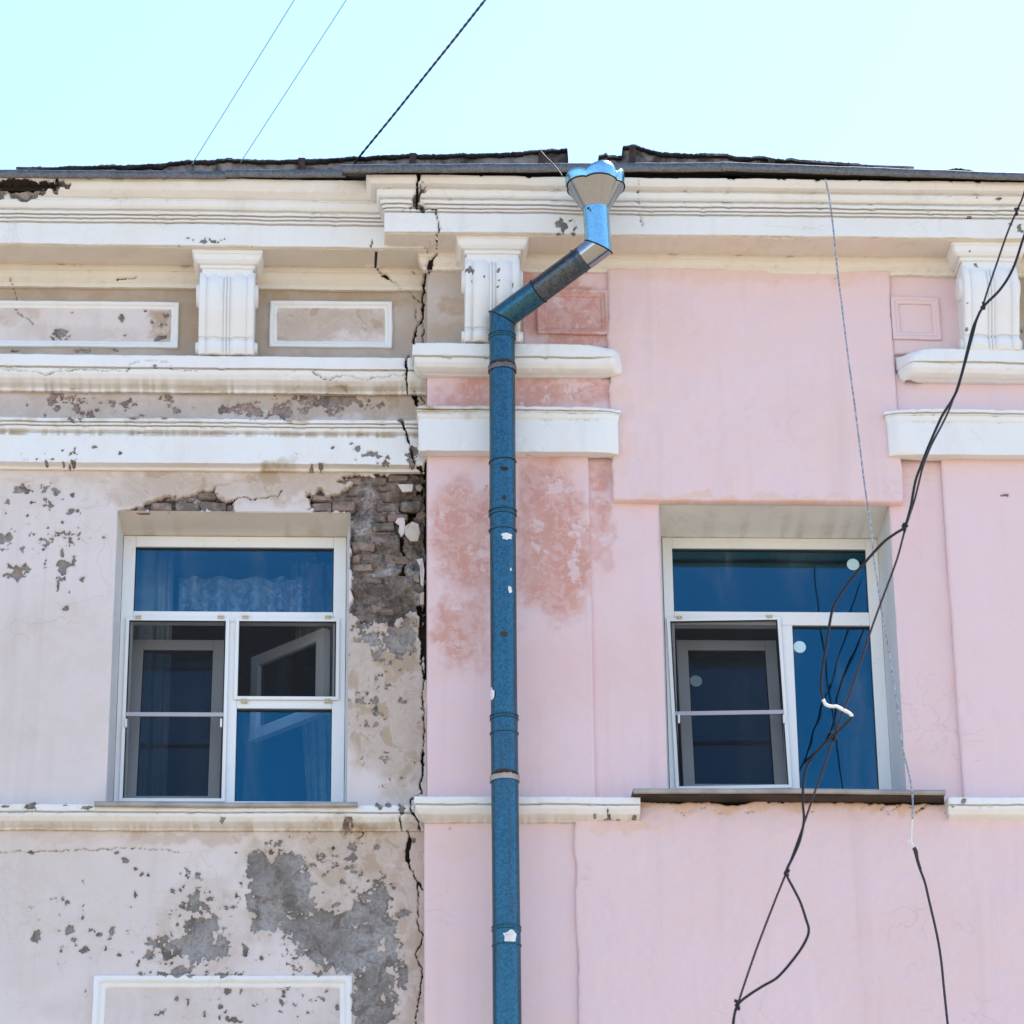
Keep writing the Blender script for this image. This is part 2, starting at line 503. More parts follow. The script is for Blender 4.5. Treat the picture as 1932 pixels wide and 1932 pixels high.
def plaster(name, paint, paint2, stainc=(.50, .37, .24), under=((.20, .18, .165), (.34, .31, .29)), deepc=((.12, .097, .083), (.28, .235, .205)),
            var=.5, warm=(.66, .53, .44), cool=(.60, .58, .64), old=None, old_amt=0.0, bump=.0025, dirt=.35):
    n = N(name)
    big = n.noise(1.3, 5, .6, .4)
    mid = n.noise(6.5, 6, .65, .6, off=3.0)
    fine = n.noise(60, 4, .6, off=7.0)
    c = n.mix(n.rng(big, .35, .68, 0, var), paint, paint2)
    if old is not None:                                      # paint worn thin so that the older coat shows in blotches
        sp = n.attr('old')
        bl = n.noise(3.4, 9, .66, .4, off=11.0); bl2 = n.noise(17.0, 6, .68, .5, off=21.0)
        f = n.math('MULTIPLY', n.rng(n.math('ADD', n.math('MULTIPLY', sp, .62), n.math('MULTIPLY', bl, .75)), .56, .92), old_amt)
        chip = n.rng(n.math('ADD', n.math('MULTIPLY', bl2, .7), n.math('MULTIPLY', bl, .35)), .47, .55)
        f = n.math('MULTIPLY', f, n.math('ADD', n.math('MULTIPLY', chip, .36), .64))
        c = n.mix(f, c, old)
        wsp = n.rng(n.noise(7.5, 9, .70, .35, off=61.0), .56, .61)
        c = n.mix(n.math('MULTIPLY', n.math('MULTIPLY', wsp, sp), .62), c, (.75, .62, .63))
    # brush and trowel marks, faint soot specks
    br = n.noise(2.6, 7, .68, .9, off=5.0)
    c = n.mix(n.rng(br, .46, .72, 0, .42), c, warm)
    c = n.mix(n.rng(n.noise(3.3, 6, .62, .6, off=15.0), .50, .75, 0, .22), c, cool)
    c = n.mix(n.rng(n.noise(30, 3, .7, .4, off=9.0), .66, .80, 0, .30 * dirt), c, (.20, .15, .12))
    # rain streaks
    rs_ = n.noise(5.0, 6, .62, .15, stretch=(1.6, 1.6, .07), off=71.0)
    c = n.mix(n.rng(rs_, .52, .78, 0, .34 * dirt), c, (.36, .30, .26))
    rl_ = n.noise(8.0, 5, .6, .1, stretch=(1.6, 1.6, .10), off=75.0)
    c = n.mix(n.rng(rl_, .60, .80, 0, .20), c, (.80, .76, .75))
    # stain
    st = n.attr('stain')
    sw = n.noise(4.2, 7, .62, 1.3, off=2.0)
    band = n.rng(n.math('ABSOLUTE', n.math('SUBTRACT', sw, .5)), .0, .06)
    f = n.math('MULTIPLY', st, n.rng(sw, .28, .66, .50, 1.0))
    f = n.math('MULTIPLY', f, n.math('ADD', n.math('MULTIPLY', band, .35), .65))
    c = n.mix(f, c, stainc)
    # peeled
    pl = n.rng(n.attr('peel'), .0002, .0016)
    uc = n.mix(n.rng(mid, .32, .68), under[0], under[1])
    uc = n.mix(n.rng(n.noise(2.4, 6, .65, .8, off=31.0), .47, .66, 0, .75), uc, (.40, .385, .385))
    uc = n.mix(n.rng(n.noise(9.0, 7, .7, .8, off=37.0), .48, .66, 0, .8), uc, (.125, .098, .080))
    uc = n.mix(n.rng(n.noise(4.5, 5, .6, .8, off=43.0), .58, .70, 0, .6), uc, (.31, .215, .17))
    uc = n.mix(n.rng(fine, .4, .75, 0, .5), uc, (.12, .105, .095))
    c = n.mix(pl, c, uc)
    # broken out to the masonry
    dp = n.rng(n.attr('deep'), .0002, .003)
    dc = n.mix(n.rng(mid, .36, .66), deepc[0], deepc[1])
    dc = n.mix(n.rng(n.noise(3.1, 7, .66, .8, off=17.0), .52, .64, 0, .85), dc, (.48, .45, .45))
    dc = n.mix(n.rng(n.noise(4.3, 4, .6, .8, off=27.0), .54, .66, 0, .7), dc, (.34, .22, .18))
    dc = n.mix(n.rng(fine, .42, .72, 0, .55), dc, (.08, .06, .05))
    c = n.mix(dp, c, dc)
    # cracks: brown core darkened to near black, painting in the shade of their depth
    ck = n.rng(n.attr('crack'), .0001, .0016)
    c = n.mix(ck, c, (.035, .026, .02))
    # trowel ridges, only here and there
    rd = n.noise(3.4, 4, .55, 1.2, off=51.0)
    rdg = n.math('MULTIPLY', n.rng(n.math('ABSOLUTE', n.math('SUBTRACT', rd, .5)), .0, .010, 1.0, 0.0), n.rng(n.noise(1.9, 3, .5, off=57.0), .52, .66))
    hgt = n.math('ADD', n.math('ADD', n.math('MULTIPLY', mid, .6), n.math('MULTIPLY', fine, .22)), n.math('MULTIPLY', rdg, .8))
    n.bump(hgt, bump, .75)
    return n.fin(c, .92, 0, .2)

WHITE = (.80, .795, .785)
M_white = plaster('white_moulding_paint', WHITE, (.75, .735, .715), warm=(.74, .69, .62), cool=(.74, .75, .78), stainc=(.40, .29, .165), dirt=.3)
M_cream = plaster('bounce_tinted_moulding_paint', (.74, .68, .595), (.68, .61, .51), stainc=(.40, .30, .19))  # cream tint paints warm ground bounce into the soffit colour
M_creamr = plaster('pale_soffit_paint', (.76, .70, .63), (.72, .645, .56), warm=(.74, .63, .51), cool=(.70, .67, .65), stainc=(.62, .44, .30), dirt=.5, bump=.006)  # paler warm bounce tint painted into the right soffit
M_corn = plaster('cornice_paint', (.80, .785, .765), (.77, .75, .72), warm=(.76, .71, .63), cool=(.74, .75, .77), dirt=.4)
M_left = plaster('pale_lilac_wall_paint', (.695, .615, .595), (.665, .58, .55), warm=(.60, .51, .435), cool=(.62, .58, .59), stainc=(.44, .335, .245), dirt=.6)
M_friz = plaster('stained_frieze_plaster', (.50, .42, .36), (.36, .285, .215), stainc=(.40, .29, .19), dirt=.8, var=.9)
M_pink = plaster('pink_wall_paint', (.765, .575, .580), (.745, .545, .535), warm=(.77, .565, .50), cool=(.70, .565, .625), stainc=(.70, .46, .31), old=(.66, .42, .38), old_amt=.55, dirt=.45)
M_pinkold = plaster('worn_pink_paint', (.755, .565, .57), (.73, .52, .51), warm=(.74, .50, .44), cool=(.72, .60, .65), stainc=(.66, .42, .28), old=(.60, .315, .26), old_amt=1.0, dirt=.55, var=.7)
M_band = plaster('peeling_band_paint', (.62, .54, .51), (.52, .43, .37), warm=(.60, .52, .46), stainc=(.42, .31, .22), under=((.40, .28, .245), (.27, .20, .17)), dirt=.9, var=.9)
M_soff = plaster('soffit_plaster', (.60, .52, .44), (.54, .455, .365), dirt=.5, bump=.006)
M_head = plaster('window_head_plaster', (.74, .68, .61), (.68, .60, .51), warm=(.70, .61, .50), cool=(.66, .64, .63), dirt=.6, bump=.006)
M_head2 = plaster('rough_window_head_plaster', (.86, .84, .80), (.80, .77, .71), warm=(.80, .75, .66), cool=(.76, .75, .74), dirt=.6, bump=.012)
M_reveal = plaster('reveal_paint', (.72, .71, .71), (.60, .59, .60), warm=(.66, .64, .62), dirt=.6)

def simple(name, c, rough=.6, metal=0, c2=None, sc=8, spec=.4, bump=0):
    n = N(name)
    if c2 is not None:
        f = n.noise(sc, 5, .6)
        cc = n.mix(n.rng(f, .35, .65), c, c2)
        if bump: n.bump(f, bump)
        return n.fin(cc, rough, metal, spec)
    return n.fin(c, rough, metal, spec)

def pvc():
    n = N('white_window_plastic')
    d = n.noise(4, 6, .7, .5, stretch=(1, 1, .35))
    c = n.mix(n.rng(d, .52, .80, 0, .45), (.80, .80, .79), (.52, .49, .44))
    c = n.mix(n.rng(n.noise(70, 3, .7), .66, .8, 0, .5), c, (.25, .22, .2))
    return n.fin(c, .38, 0, .5)
M_pvc = pvc()
M_gask = simple('black_rubber_gasket', (.012, .012, .013), .6)
M_clip = simple('yellowed_plastic_clip', (.62, .54, .38), .5)
M_dark = simple('dark_gap_shade', (.02, .018, .016), .95)  # near black that paints in the shade of gaps and hollows
M_mortar = simple('lime_mortar', (.22, .19, .165), .95, 0, (.36, .32, .29), 14, .1, .004)

def brickmat():
    n = N('sooty_brick')
    r = n.objrand()
    base = n.mix(n.rng(r, .15, .9), (.17, .14, .12), (.27, .185, .15))
    f = n.noise(22, 7, .7, .6)
    c = n.mix(n.rng(f, .45, .66, 0, .6), base, (.36, .31, .275))
    c = n.mix(n.rng(n.noise(9, 4, .6, off=6.0), .5, .68, 0, .75), c, (.07, .06, .052))
    n.bump(f, .006, .8)
    return n.fin(c, .95, 0, .15)
M_brick = brickmat()

def zinc(name, tint, r0, r1, dull=.3, lo=.62, metal=.92):
    """galvanised sheet with crystalline spangle"""
    n = N(name)
    sp = n.voro(105, 'F1', 'Color')
    sep = n.new('ShaderNodeSeparateColor'); n.ln(sp, sep.inputs[0])
    d = n.noise(3, 3, .5, .2)
    f = n.math('ADD', n.math('MULTIPLY', sep.outputs[0], .5), n.math('MULTIPLY', n.noise(46, 5, .72), .5))
    c = n.mix(n.rng(f, .28, .72), tuple(q * lo for q in tint), tint)
    c = n.mix(n.rng(n.noise(9, 6, .7, .5, stretch=(1.4, 1.4, .10), off=4), .50, .78, 0, dull), c, (.055, .062, .068))
    c = n.mix(n.rng(n.noise(55, 3, .7, off=8), .70, .8, 0, .6), c, (.06, .05, .045))
    rr = n.rng(f, .2, .8, r0, r1)
    n.bump(d, .003, .25)
    return n.fin(c, rr, metal, .5)
M_zinc = zinc('galvanised_pipe', (.040, .138, .205), .28, .42, dull=.75, lo=.66, metal=.78)
M_zincdk = zinc('dull_galvanised_pipe', (.105, .125, .140), .30, .44, dull=.4, lo=.6, metal=.8)
M_zincnew = zinc('bright_galvanised_sheet', (.30, .58, .72), .20, .27, dull=.08, lo=.88, metal=.9)
M_silver = zinc('new_silver_sheet', (.36, .38, .40), .14, .2, dull=.05, lo=.92, metal=1.0)
M_strip = zinc('weathered_drip_edge_metal', (.20, .195, .195), .45, .6, .4)
M_sill = simple('dull_sill_metal', (.42, .38, .35), .55, .35, (.30, .27, .25), 6, .4)
M_silldk = simple('brown_sill_metal', (.060, .048, .040), .7, 0, (.032, .026, .022), 5, .2)
M_rust = simple('rusted_iron', (.026, .018, .015), .85, 0, (.070, .036, .022), 20)
M_felt = simple('black_roofing_felt', (.010, .010, .011), .9, 0, (.028, .027, .028), 12, .1, .01)
M_board = simple('weathered_roof_board', (.27, .24, .235), .9, 0, (.055, .047, .045), 11, .2, .008)
M_stick = simple('torn_white_paper', (.80, .79, .78), .8, 0, (.66, .64, .62), 20)
M_round = simple('pale_round_sticker', (.55, .74, .80), .5)
M_cable = simple('black_cable_rubber', (.006, .0045, .0045), .55)
M_cableb = simple('brown_cable_rubber', (.035, .017, .014), .55)
M_cablew = simple('bare_white_cable_core', (.78, .76, .74), .5)
M_thin = simple('grey_wire', (.17, .19, .22), .5, 0, (.42, .45, .5), 60)
M_thind = simple('dark_wire', (.035, .03, .028), .6)
M_sky_w = simple('sky_glare_overhead_wire', (.16, .50, .56), .5)  # blue tint paints the bright sky's glare into the wire colour
M_room = simple('room_wall', (.34, .31, .29), .9)
M_ceil = simple('room_ceiling', (.62, .60, .58), .9)

def curtain():
    n = N('lace_curtain')
    p = n.noise(14, 5, .6, 1.5)
    c = n.mix(n.rng(p, .42, .58), (.26, .25, .26), (.50, .49, .50))
    return n.fin(c, .9, 0, .1)
M_curt = curtain()
M_drape = simple('pale_drape', (.60, .55, .48), .9, 0, (.42, .38, .33), 3)

def glass():
    n = N('window_glass')
    tr = n.new('ShaderNodeBsdfTransparent'); tr.inputs[0].default_value = (.80, .90, .96, 1)
    gl = n.new('ShaderNodeBsdfGlossy'); gl.inputs['Roughness'].default_value = .0
    gl.inputs['Color'].default_value = (.10, .56, .86, 1)
    wob = n.noise(1.6, 2, .5)
    bp = n.new('ShaderNodeBump'); bp.inputs['Strength'].default_value = .07; bp.inputs['Distance'].default_value = .05
    n.ln(wob, bp.inputs['Height']); n.ln(bp.outputs[0], gl.inputs['Normal'])
    fr = n.new('ShaderNodeFresnel'); fr.inputs[0].default_value = 1.5
    f = n.math('ADD', fr.outputs[0], .036)
    mx = n.new('ShaderNodeMixShader'); n.ln(f, mx.inputs[0]); n.ln(tr.outputs[0], mx.inputs[1]); n.ln(gl.outputs[0], mx.inputs[2])
    du = n.new('ShaderNodeBsdfDiffuse'); du.inputs[0].default_value = (.55, .53, .50, 1)      # dust and rain marks on the panes
    df = n.math('MULTIPLY', n.rng(n.noise(3.0, 7, .7, .6, stretch=(1.5, 1, .35)), .46, .80), .085)
    m2 = n.new('ShaderNodeMixShader'); n.ln(df, m2.inputs[0]); n.ln(mx.outputs[0], m2.inputs[1]); n.ln(du.outputs[0], m2.inputs[2])
    n.ln(m2.outputs[0], n.out.inputs[0])
    return n.m
M_glass = glass()

def screen():
    n = N('insect_screen_mesh')
    tr = n.new('ShaderNodeBsdfTransparent')
    df = n.new('ShaderNodeBsdfDiffuse'); df.inputs[0].default_value = (.035, .035, .038, 1)
    mx = n.new('ShaderNodeMixShader'); mx.inputs[0].default_value = .30
    n.ln(tr.outputs[0], mx.inputs[1]); n.ln(df.outputs[0], mx.inputs[2]); n.ln(mx.outputs[0], n.out.inputs[0])
    return n.m
M_screen = screen()

def groundmat():
    n = N('dusty_pavement')
    f = n.noise(.4, 8, .65)
    c = n.mix(n.rng(f, .3, .7), (.32, .255, .18), (.25, .205, .15))
    n.bump(n.noise(20, 5, .6), .01, .5)
    return n.fin(c, .95)
M_ground = groundmat()
# ------------------------------------------------------------------ ground
gv = [(-250, -250, 0), (250, -250, 0), (250, 250, 0), (-250, 250, 0)]
mesh_obj('ground', gv, [(0, 1, 2, 3)], M_ground, kind='structure')

# ------------------------------------------------------------------ wear of the facade (all coordinates on the 1932 photo)
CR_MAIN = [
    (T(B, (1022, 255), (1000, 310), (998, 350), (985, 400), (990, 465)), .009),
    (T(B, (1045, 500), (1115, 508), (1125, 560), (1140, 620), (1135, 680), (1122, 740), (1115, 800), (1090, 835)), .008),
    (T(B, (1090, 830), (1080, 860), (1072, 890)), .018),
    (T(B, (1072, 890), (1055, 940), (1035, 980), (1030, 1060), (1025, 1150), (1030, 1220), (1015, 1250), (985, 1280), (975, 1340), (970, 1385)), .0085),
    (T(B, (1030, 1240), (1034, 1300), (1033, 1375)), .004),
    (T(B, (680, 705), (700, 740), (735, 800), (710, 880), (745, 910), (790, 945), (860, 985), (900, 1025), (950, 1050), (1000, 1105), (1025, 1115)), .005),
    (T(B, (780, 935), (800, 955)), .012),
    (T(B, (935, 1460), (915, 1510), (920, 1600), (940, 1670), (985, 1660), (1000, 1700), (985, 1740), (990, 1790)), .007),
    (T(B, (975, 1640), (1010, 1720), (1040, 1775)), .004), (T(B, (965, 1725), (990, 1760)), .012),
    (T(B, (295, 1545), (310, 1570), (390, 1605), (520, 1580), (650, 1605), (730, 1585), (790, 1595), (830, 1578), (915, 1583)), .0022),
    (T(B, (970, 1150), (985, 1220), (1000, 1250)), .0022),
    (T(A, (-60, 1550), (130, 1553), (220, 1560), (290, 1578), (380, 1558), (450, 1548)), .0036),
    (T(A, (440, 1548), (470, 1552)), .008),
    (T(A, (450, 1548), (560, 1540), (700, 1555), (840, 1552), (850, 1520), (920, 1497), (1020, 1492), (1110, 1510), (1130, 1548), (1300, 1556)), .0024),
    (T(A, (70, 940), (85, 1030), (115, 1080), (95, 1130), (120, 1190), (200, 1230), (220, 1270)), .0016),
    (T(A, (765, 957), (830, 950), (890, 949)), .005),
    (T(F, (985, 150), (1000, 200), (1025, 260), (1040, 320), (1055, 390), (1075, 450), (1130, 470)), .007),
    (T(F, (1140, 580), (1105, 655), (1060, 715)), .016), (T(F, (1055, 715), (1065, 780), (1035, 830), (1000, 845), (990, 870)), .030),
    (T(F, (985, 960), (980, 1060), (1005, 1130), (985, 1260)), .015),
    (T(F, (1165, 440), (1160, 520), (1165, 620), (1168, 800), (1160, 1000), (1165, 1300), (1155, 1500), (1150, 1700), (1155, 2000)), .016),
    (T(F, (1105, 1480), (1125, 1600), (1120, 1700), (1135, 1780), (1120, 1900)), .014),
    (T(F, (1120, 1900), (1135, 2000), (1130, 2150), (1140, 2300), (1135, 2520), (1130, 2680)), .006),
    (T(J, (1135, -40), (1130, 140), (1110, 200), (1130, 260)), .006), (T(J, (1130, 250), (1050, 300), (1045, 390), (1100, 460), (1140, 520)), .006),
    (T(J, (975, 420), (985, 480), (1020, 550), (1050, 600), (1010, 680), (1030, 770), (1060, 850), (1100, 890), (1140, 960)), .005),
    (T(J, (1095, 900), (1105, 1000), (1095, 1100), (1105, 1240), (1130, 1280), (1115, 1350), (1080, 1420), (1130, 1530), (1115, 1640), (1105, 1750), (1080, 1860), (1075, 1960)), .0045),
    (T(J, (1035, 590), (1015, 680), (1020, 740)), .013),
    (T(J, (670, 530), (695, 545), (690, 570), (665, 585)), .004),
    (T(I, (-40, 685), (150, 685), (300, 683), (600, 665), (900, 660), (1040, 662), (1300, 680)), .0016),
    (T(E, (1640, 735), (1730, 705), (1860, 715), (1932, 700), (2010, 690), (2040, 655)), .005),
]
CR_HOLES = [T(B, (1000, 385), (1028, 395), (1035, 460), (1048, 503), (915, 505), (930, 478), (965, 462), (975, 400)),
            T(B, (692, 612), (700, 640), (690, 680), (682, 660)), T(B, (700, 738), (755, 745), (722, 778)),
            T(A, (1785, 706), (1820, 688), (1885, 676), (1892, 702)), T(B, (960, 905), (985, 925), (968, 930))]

PEEL_POLYS = [
    T(I, (1350, 985), (1420, 965), (1460, 1010), (1465, 1085), (1560, 1135), (1600, 1190), (1640, 1230), (1665, 1350), (1685, 1440), (1600, 1450), (1555, 1500), (1480, 1500), (1400, 1520), (1330, 1420), (1230, 1420), (1180, 1490), (1140, 1430), (1050, 1345), (1200, 1310), (1330, 1280), (1390, 1260), (1320, 1220), (1380, 1180)),
    T(I, (1275, 835), (1325, 795), (1390, 850), (1395, 885), (1330, 940), (1330, 875)),
    T(I, (1080, 1580), (1210, 1560), (1250, 1545), (1330, 1520), (1420, 1560), (1580, 1560), (1730, 1580), (1700, 1615), (1480, 1612), (1460, 1585), (1200, 1600)),
    T(E, (-40, 970), (120, 960), (95, 1030), (75, 1100), (0, 1090), (-40, 1060)),
    T(E, (40, 1260), (100, 1195), (190, 1195), (205, 1235), (150, 1320), (100, 1300), (100, 1260)),
    T(E, (295, 1150), (360, 1150), (372, 1210), (330, 1255), (300, 1210)),
    T(E, (420, 1190), (470, 1160), (478, 1240), (465, 1300), (425, 1300)),
    T(E, (425, 970), (490, 965), (495, 1045), (455, 1045)), T(E, (545, 950), (585, 945), (570, 990), (520, 985)),
    T(E, (325, 1010), (360, 1030), (350, 1070), (300, 1050)), T(E, (270, 850), (310, 800), (300, 850)),
    # big bare patch low on the right of the left bay
    [(468, 1612), (500, 1603), (560, 1608), (582, 1622), (590, 1650), (590, 1685), (602, 1716), (640, 1722), (672, 1712), (670, 1672), (705, 1664), (722, 1656), (733, 1690), (742, 1715), (748, 1735), (756, 1764), (757, 1800), (752, 1830), (746, 1870), (745, 1990), (664, 1990), (664, 1842), (572, 1842), (560, 1830), (595, 1822), (560, 1800), (552, 1770), (500, 1758), (470, 1748), (466, 1690)],
    T(F, (605, 1600), (700, 1600), (800, 1625), (930, 1610), (1010, 1560), (1060, 1620), (1100, 1700), (1060, 1820), (980, 1880), (850, 1850), (770, 1780), (700, 1740), (640, 1680)),
    T(F, (760, 1780), (840, 1760), (900, 1850), (860, 1900), (780, 1880)),
    # bare band on the strip between the two courses
    T(A, (1400, 1790), (1600, 1780), (1800, 1810), (1930, 1790), (1930, 1870), (1650, 1870)),
    T(B, (180, 1720), (300, 1700), (420, 1700), (560, 1720), (600, 1780), (420, 1790), (230, 1780)),
    T(A, (310, 1740), (380, 1705), (420, 1740), (350, 1765)), T(A, (440, 1735), (550, 1725), (530, 1775), (470, 1760)),
    T(A, (600, 1720), (655, 1722), (610, 1770)), T(A, (1040, 1725), (1150, 1745), (1110, 1785), (1040, 1760)),
    T(A, (455, 1825), (520, 1815), (620, 1835), (600, 1868), (520, 1845)), T(A, (790, 1790), (850, 1755), (895, 1790), (850, 1820)),
    T(A, (1125, 1795), (1165, 1790), (1160, 1855), (1130, 1835)),
]
PEEL_BLOBS = [
    (*E(160, 640), 16, 8), (*E(405, 655), 7, 6), (*E(375, 760), 7, 8), (*E(520, 690), 4, 5), (*E(450, 1110), 4, 8), (*E(535, 1175), 4, 10), (*E(420, 1345), 3, 10),
    (*E(160, 1075), 5, 5), (*E(335, 630), 3, 3), (*E(560, 800), 3, 3), (*E(600, 1300), 4, 5), (*E(755, 990), 3.5, 2.5), (*E(475, 1510), 4, 5), (*E(505, 1390), 2, 3), (*E(195, 840), 3, 3), (*E(45, 820), 3.5, 3.5), (*E(55, 740), 4, 4), (*E(450, 890), 3, 3),
    (*I(255, 1290), 9, 10), (*I(500, 1245), 7, 10), (*I(535, 1325), 6, 4), (*I(605, 1400), 8, 7), (*I(715, 1280), 6, 4), (*I(810, 1255), 5, 8), (*I(485, 1050), 4, 5), (*I(600, 1160), 3, 4), (*I(980, 995), 3, 6),
    (*I(905, 740), 6, 6), (*I(845, 690), 4, 3), (*I(225, 692), 6, 3), (*I(975, 810), 3, 3), (*I(1025, 845), 4, 4), (*I(1070, 850), 3, 3), (*I(1250, 970), 4, 5), (*I(1440, 865), 6, 6), (*I(1325, 1080), 6, 5), (*I(1500, 1080), 6, 5), (*I(1080, 1440), 9, 7), (*I(440, 1405), 3, 3), (*I(770, 1380), 3, 5), (*I(865, 1425), 4, 3), (*I(1240, 1490), 4, 3), (*I(1710, 690), 3, 2), (*I(1280, 1215), 3, 3), (*I(1300, 1150), 2.5, 3),
    (*I(1775, 1400), 6, 14), (*I(1895, 1450), 3, 3.5), (*I(620, 1690), 2, 5), (*I(1020, 1565), 6, 4), (*I(1640, 1690), 6, 4), (*I(1750, 1690), 3, 5), (*I(1600, 1810), 4, 4), (*I(1680, 1900), 10, 5), (*I(1280, 1755), 3, 5), (*I(1360, 1780), 3, 5), (*I(1590, 1890), 2, 5), (*I(1740, 1915), 4, 3),
    (*J(110, 1775), 7, 5), (*J(410, 1745), 5, 4), (*J(510, 1800), 3, 7), (*J(100, 1840), 4, 2), (*J(430, 1700), 3, 3), (*J(620, 650), 6, 9), (*J(615, 740), 9, 6), (*J(595, 800), 8, 5), (*J(690, 830), 2, 5), (*J(545, 905), 4, 5), (*J(735, 895), 3, 2.5), (*J(990, 1140), 9, 9), (*J(590, 460), 12, 10), (*J(970, 375), 7, 8), (*J(815, 350), 6, 4), (*J(878, 350), 6, 4), (*J(1020, 510), 5, 5), (*J(965, 515), 3, 5), (*J(1065, 600), 4, 4),
    (*J(980, 1560), 10, 24), (*J(800, 655), 6, 4),
    (*I(1610, 440), 6, 5), (*I(1650, 522), 3, 2.5), (*I(225, 358), 13, 5), (*I(40, 350), 8, 2), (*I(640, 355), 12, 4), (*I(475, 345), 6, 1.5),
    # upper frieze and cornice
    (*A(800, 1215), 5, 8), (*A(962, 1172), 5, 3), (*A(1095, 1205), 5, 5), (*A(1095, 1260), 5, 3), (*A(1060, 1350), 11, 5), (*A(395, 1320), 17, 11), (*A(545, 1435), 18, 4), (*A(760, 1427), 9, 3), (*A(100, 1435), 10, 2), (*A(1000, 1240), 4, 3), (*A(820, 1330), 3, 2), (*A(1020, 1527), 4, 2), (*A(475, 1180), 2, 2),
    (*A(1270, 680), 14, 3.5), (*A(1400, 635), 8, 4), (*A(1330, 640), 8, 3), (*A(1230, 620), 4, 2), (*A(1170, 670), 4, 3), (*A(1260, 632), 3, 2),
    (*E(455, 345), 4, 3), (*E(540, 345), 3, 6), (*E(515, 370), 4, 3), (*E(862, 372), 4, 4), (*E(680, 320), 5, 2.5), (*E(520, 430), 4, 5), (*E(495, 450), 3, 3), (*E(330, 425), 3, 3), (*E(265, 412), 4, 2), (*E(375, 412), 3, 2), (*E(320, 370), 2, 2), (*E(450, 440), 2.5, 3),
    (*F(665, 340), 8, 7), (*F(760, 385), 16, 5), (*F(480, 328), 5, 3), (*F(885, 400), 4, 4), (*F(860, 440), 7, 5), (*F(395, 452), 6, 4), (*F(325, 457), 4, 3), (*F(620, 300), 4, 2), (*F(1060, 385), 8, 18), (*F(215, 370), 3, 1.5),
    (*E(510, 133), 8, 3), (*E(965, 133), 10, 2), (*E(1190, 135), 9, 2), (*F(980, 150), 8, 4),
]
SP_L = dict(polys=PEEL_POLYS, blobs=PEEL_BLOBS, cracks=CR_MAIN, holes=CR_HOLES,
            specks=[(*E(330, 760), 65, 48, .66), (*E(420, 1020), 70, 60, .36), (*I(620, 1220), 105, 75, .40), (*I(1200, 1420), 90, 45, .36), (*J(600, 780), 60, 40, .5), (*J(100, 800), 60, 60, .75),
             (*A(1750, 1830), 120, 20, 1.0), (*A(600, 1800), 190, 24, .55), (*B(300, 1790), 170, 24, .95), (*B(750, 1780), 90, 20, .7), (*F(850, 2250), 80, 130, .55), (*F(850, 1750), 85, 60, .75), (*J(480, 950), 120, 110, .62), (*J(350, 1350), 120, 90, .5), (*I(1450, 1250), 110, 90, .5), (*I(1500, 1800), 120, 30, .36), (*J(200, 1760), 90, 35, .40), (*E(400, 390), 70, 16, .40), (*F(700, 390), 80, 20, .36),
             (*A(1400, 650), 80, 14, .30), (*A(1050, 1260), 30, 30, .45)],
            stains_and_bounce=[(*F(760, 1850), 110, 100, 1.0), (*F(850, 2350), 98, 135, 1.0), (*E(1350, 640), 170, 44, .95), (*F(200, 600), 130, 44, .95), (*J(600, 640), 150, 55, 1.0), (*J(1050, 1100), 40, 220, .85), (*J(450, 900), 60, 60, .6), (*I(1350, 580), 140, 14, .7), (*I(400, 580), 120, 16, .42),
                    (*B(500, 1770), 260, 40, 1.0), (*A(700, 1800), 260, 30, .45), (*J(250, 1000), 130, 130, .8), (*J(700, 1250), 130, 200, .7), (*I(1450, 1300), 110, 110, .5), (760, 1300, 36, 230, 1.0), (*J(300, 1500), 40, 30, .2), (*E(160, 700), 60, 30, .15), (*I(250, 870), 50, 40, .22), (430, 905, 420, 12, .45), (90, 1300, 200, 200, .16), (120, 1700, 260, 200, .20), (300, 1890, 300, 60, .25)],
            deep=[T(E, (862, 803), (985, 772), (1100, 742), (1225, 718), (1360, 688), (1420, 668), (1510, 648), (1552, 634), (1580, 668), (1632, 728), (1700, 735), (1700, 800), (1640, 812), (1400, 828), (1100, 815), (950, 800)),
                  T(F, (310, 690), (390, 650), (440, 690), (580, 650), (600, 590), (520, 570), (560, 535), (680, 545), (800, 545), (900, 520), (1060, 480), (1155, 470), (1180, 700), (1180, 1200), (1165, 1560), (1120, 1560), (1060, 1500), (1010, 1560), (930, 1620), (800, 1610), (640, 1580), (600, 1560), (600, 815), (480, 812), (320, 810))])

# ------------------------------------------------------------------ the building
building = empty('building', (0, 0, 0), label='old two-tone plastered building, cracked and peeling on the left, pink on the right', cat='building')
XL, XR = PX(-260, 960), PX(2200, 960)          # how far the facade is modelled past the frame
XS = PX(805, 800)                               # the corner where the pilaster bay steps forward
YB = -.17                                       # face of the pilaster bay

# left window opening and right window opening (world), with splayed reveals down to the frame
WL = dict(x0=PX(222, 965), x1=PX(660, 965), z1=PZ(966, 440), z0=PZ(1517, 440, 0), Yf=.26,
          fx0=PX(233.5, 1012, .26), fx1=PX(654, 1013, .26), fz1=PZ(1012, 440, .26), fz0=PZ(1517, 440, .26))
YR = -.145
WR = dict(x0=PX(1243, 945, YR), x1=PX(1677, 950, YR), z1=PZ(946, 1460, YR), z0=PZ(1492, 1460, YR), Yf=.28,
          fx0=PX(1249, 1014, .28), fx1=PX(1655, 1014, .28), fz1=PZ(1015, 1460, .28), fz0=PZ(1494, 1460, .28))

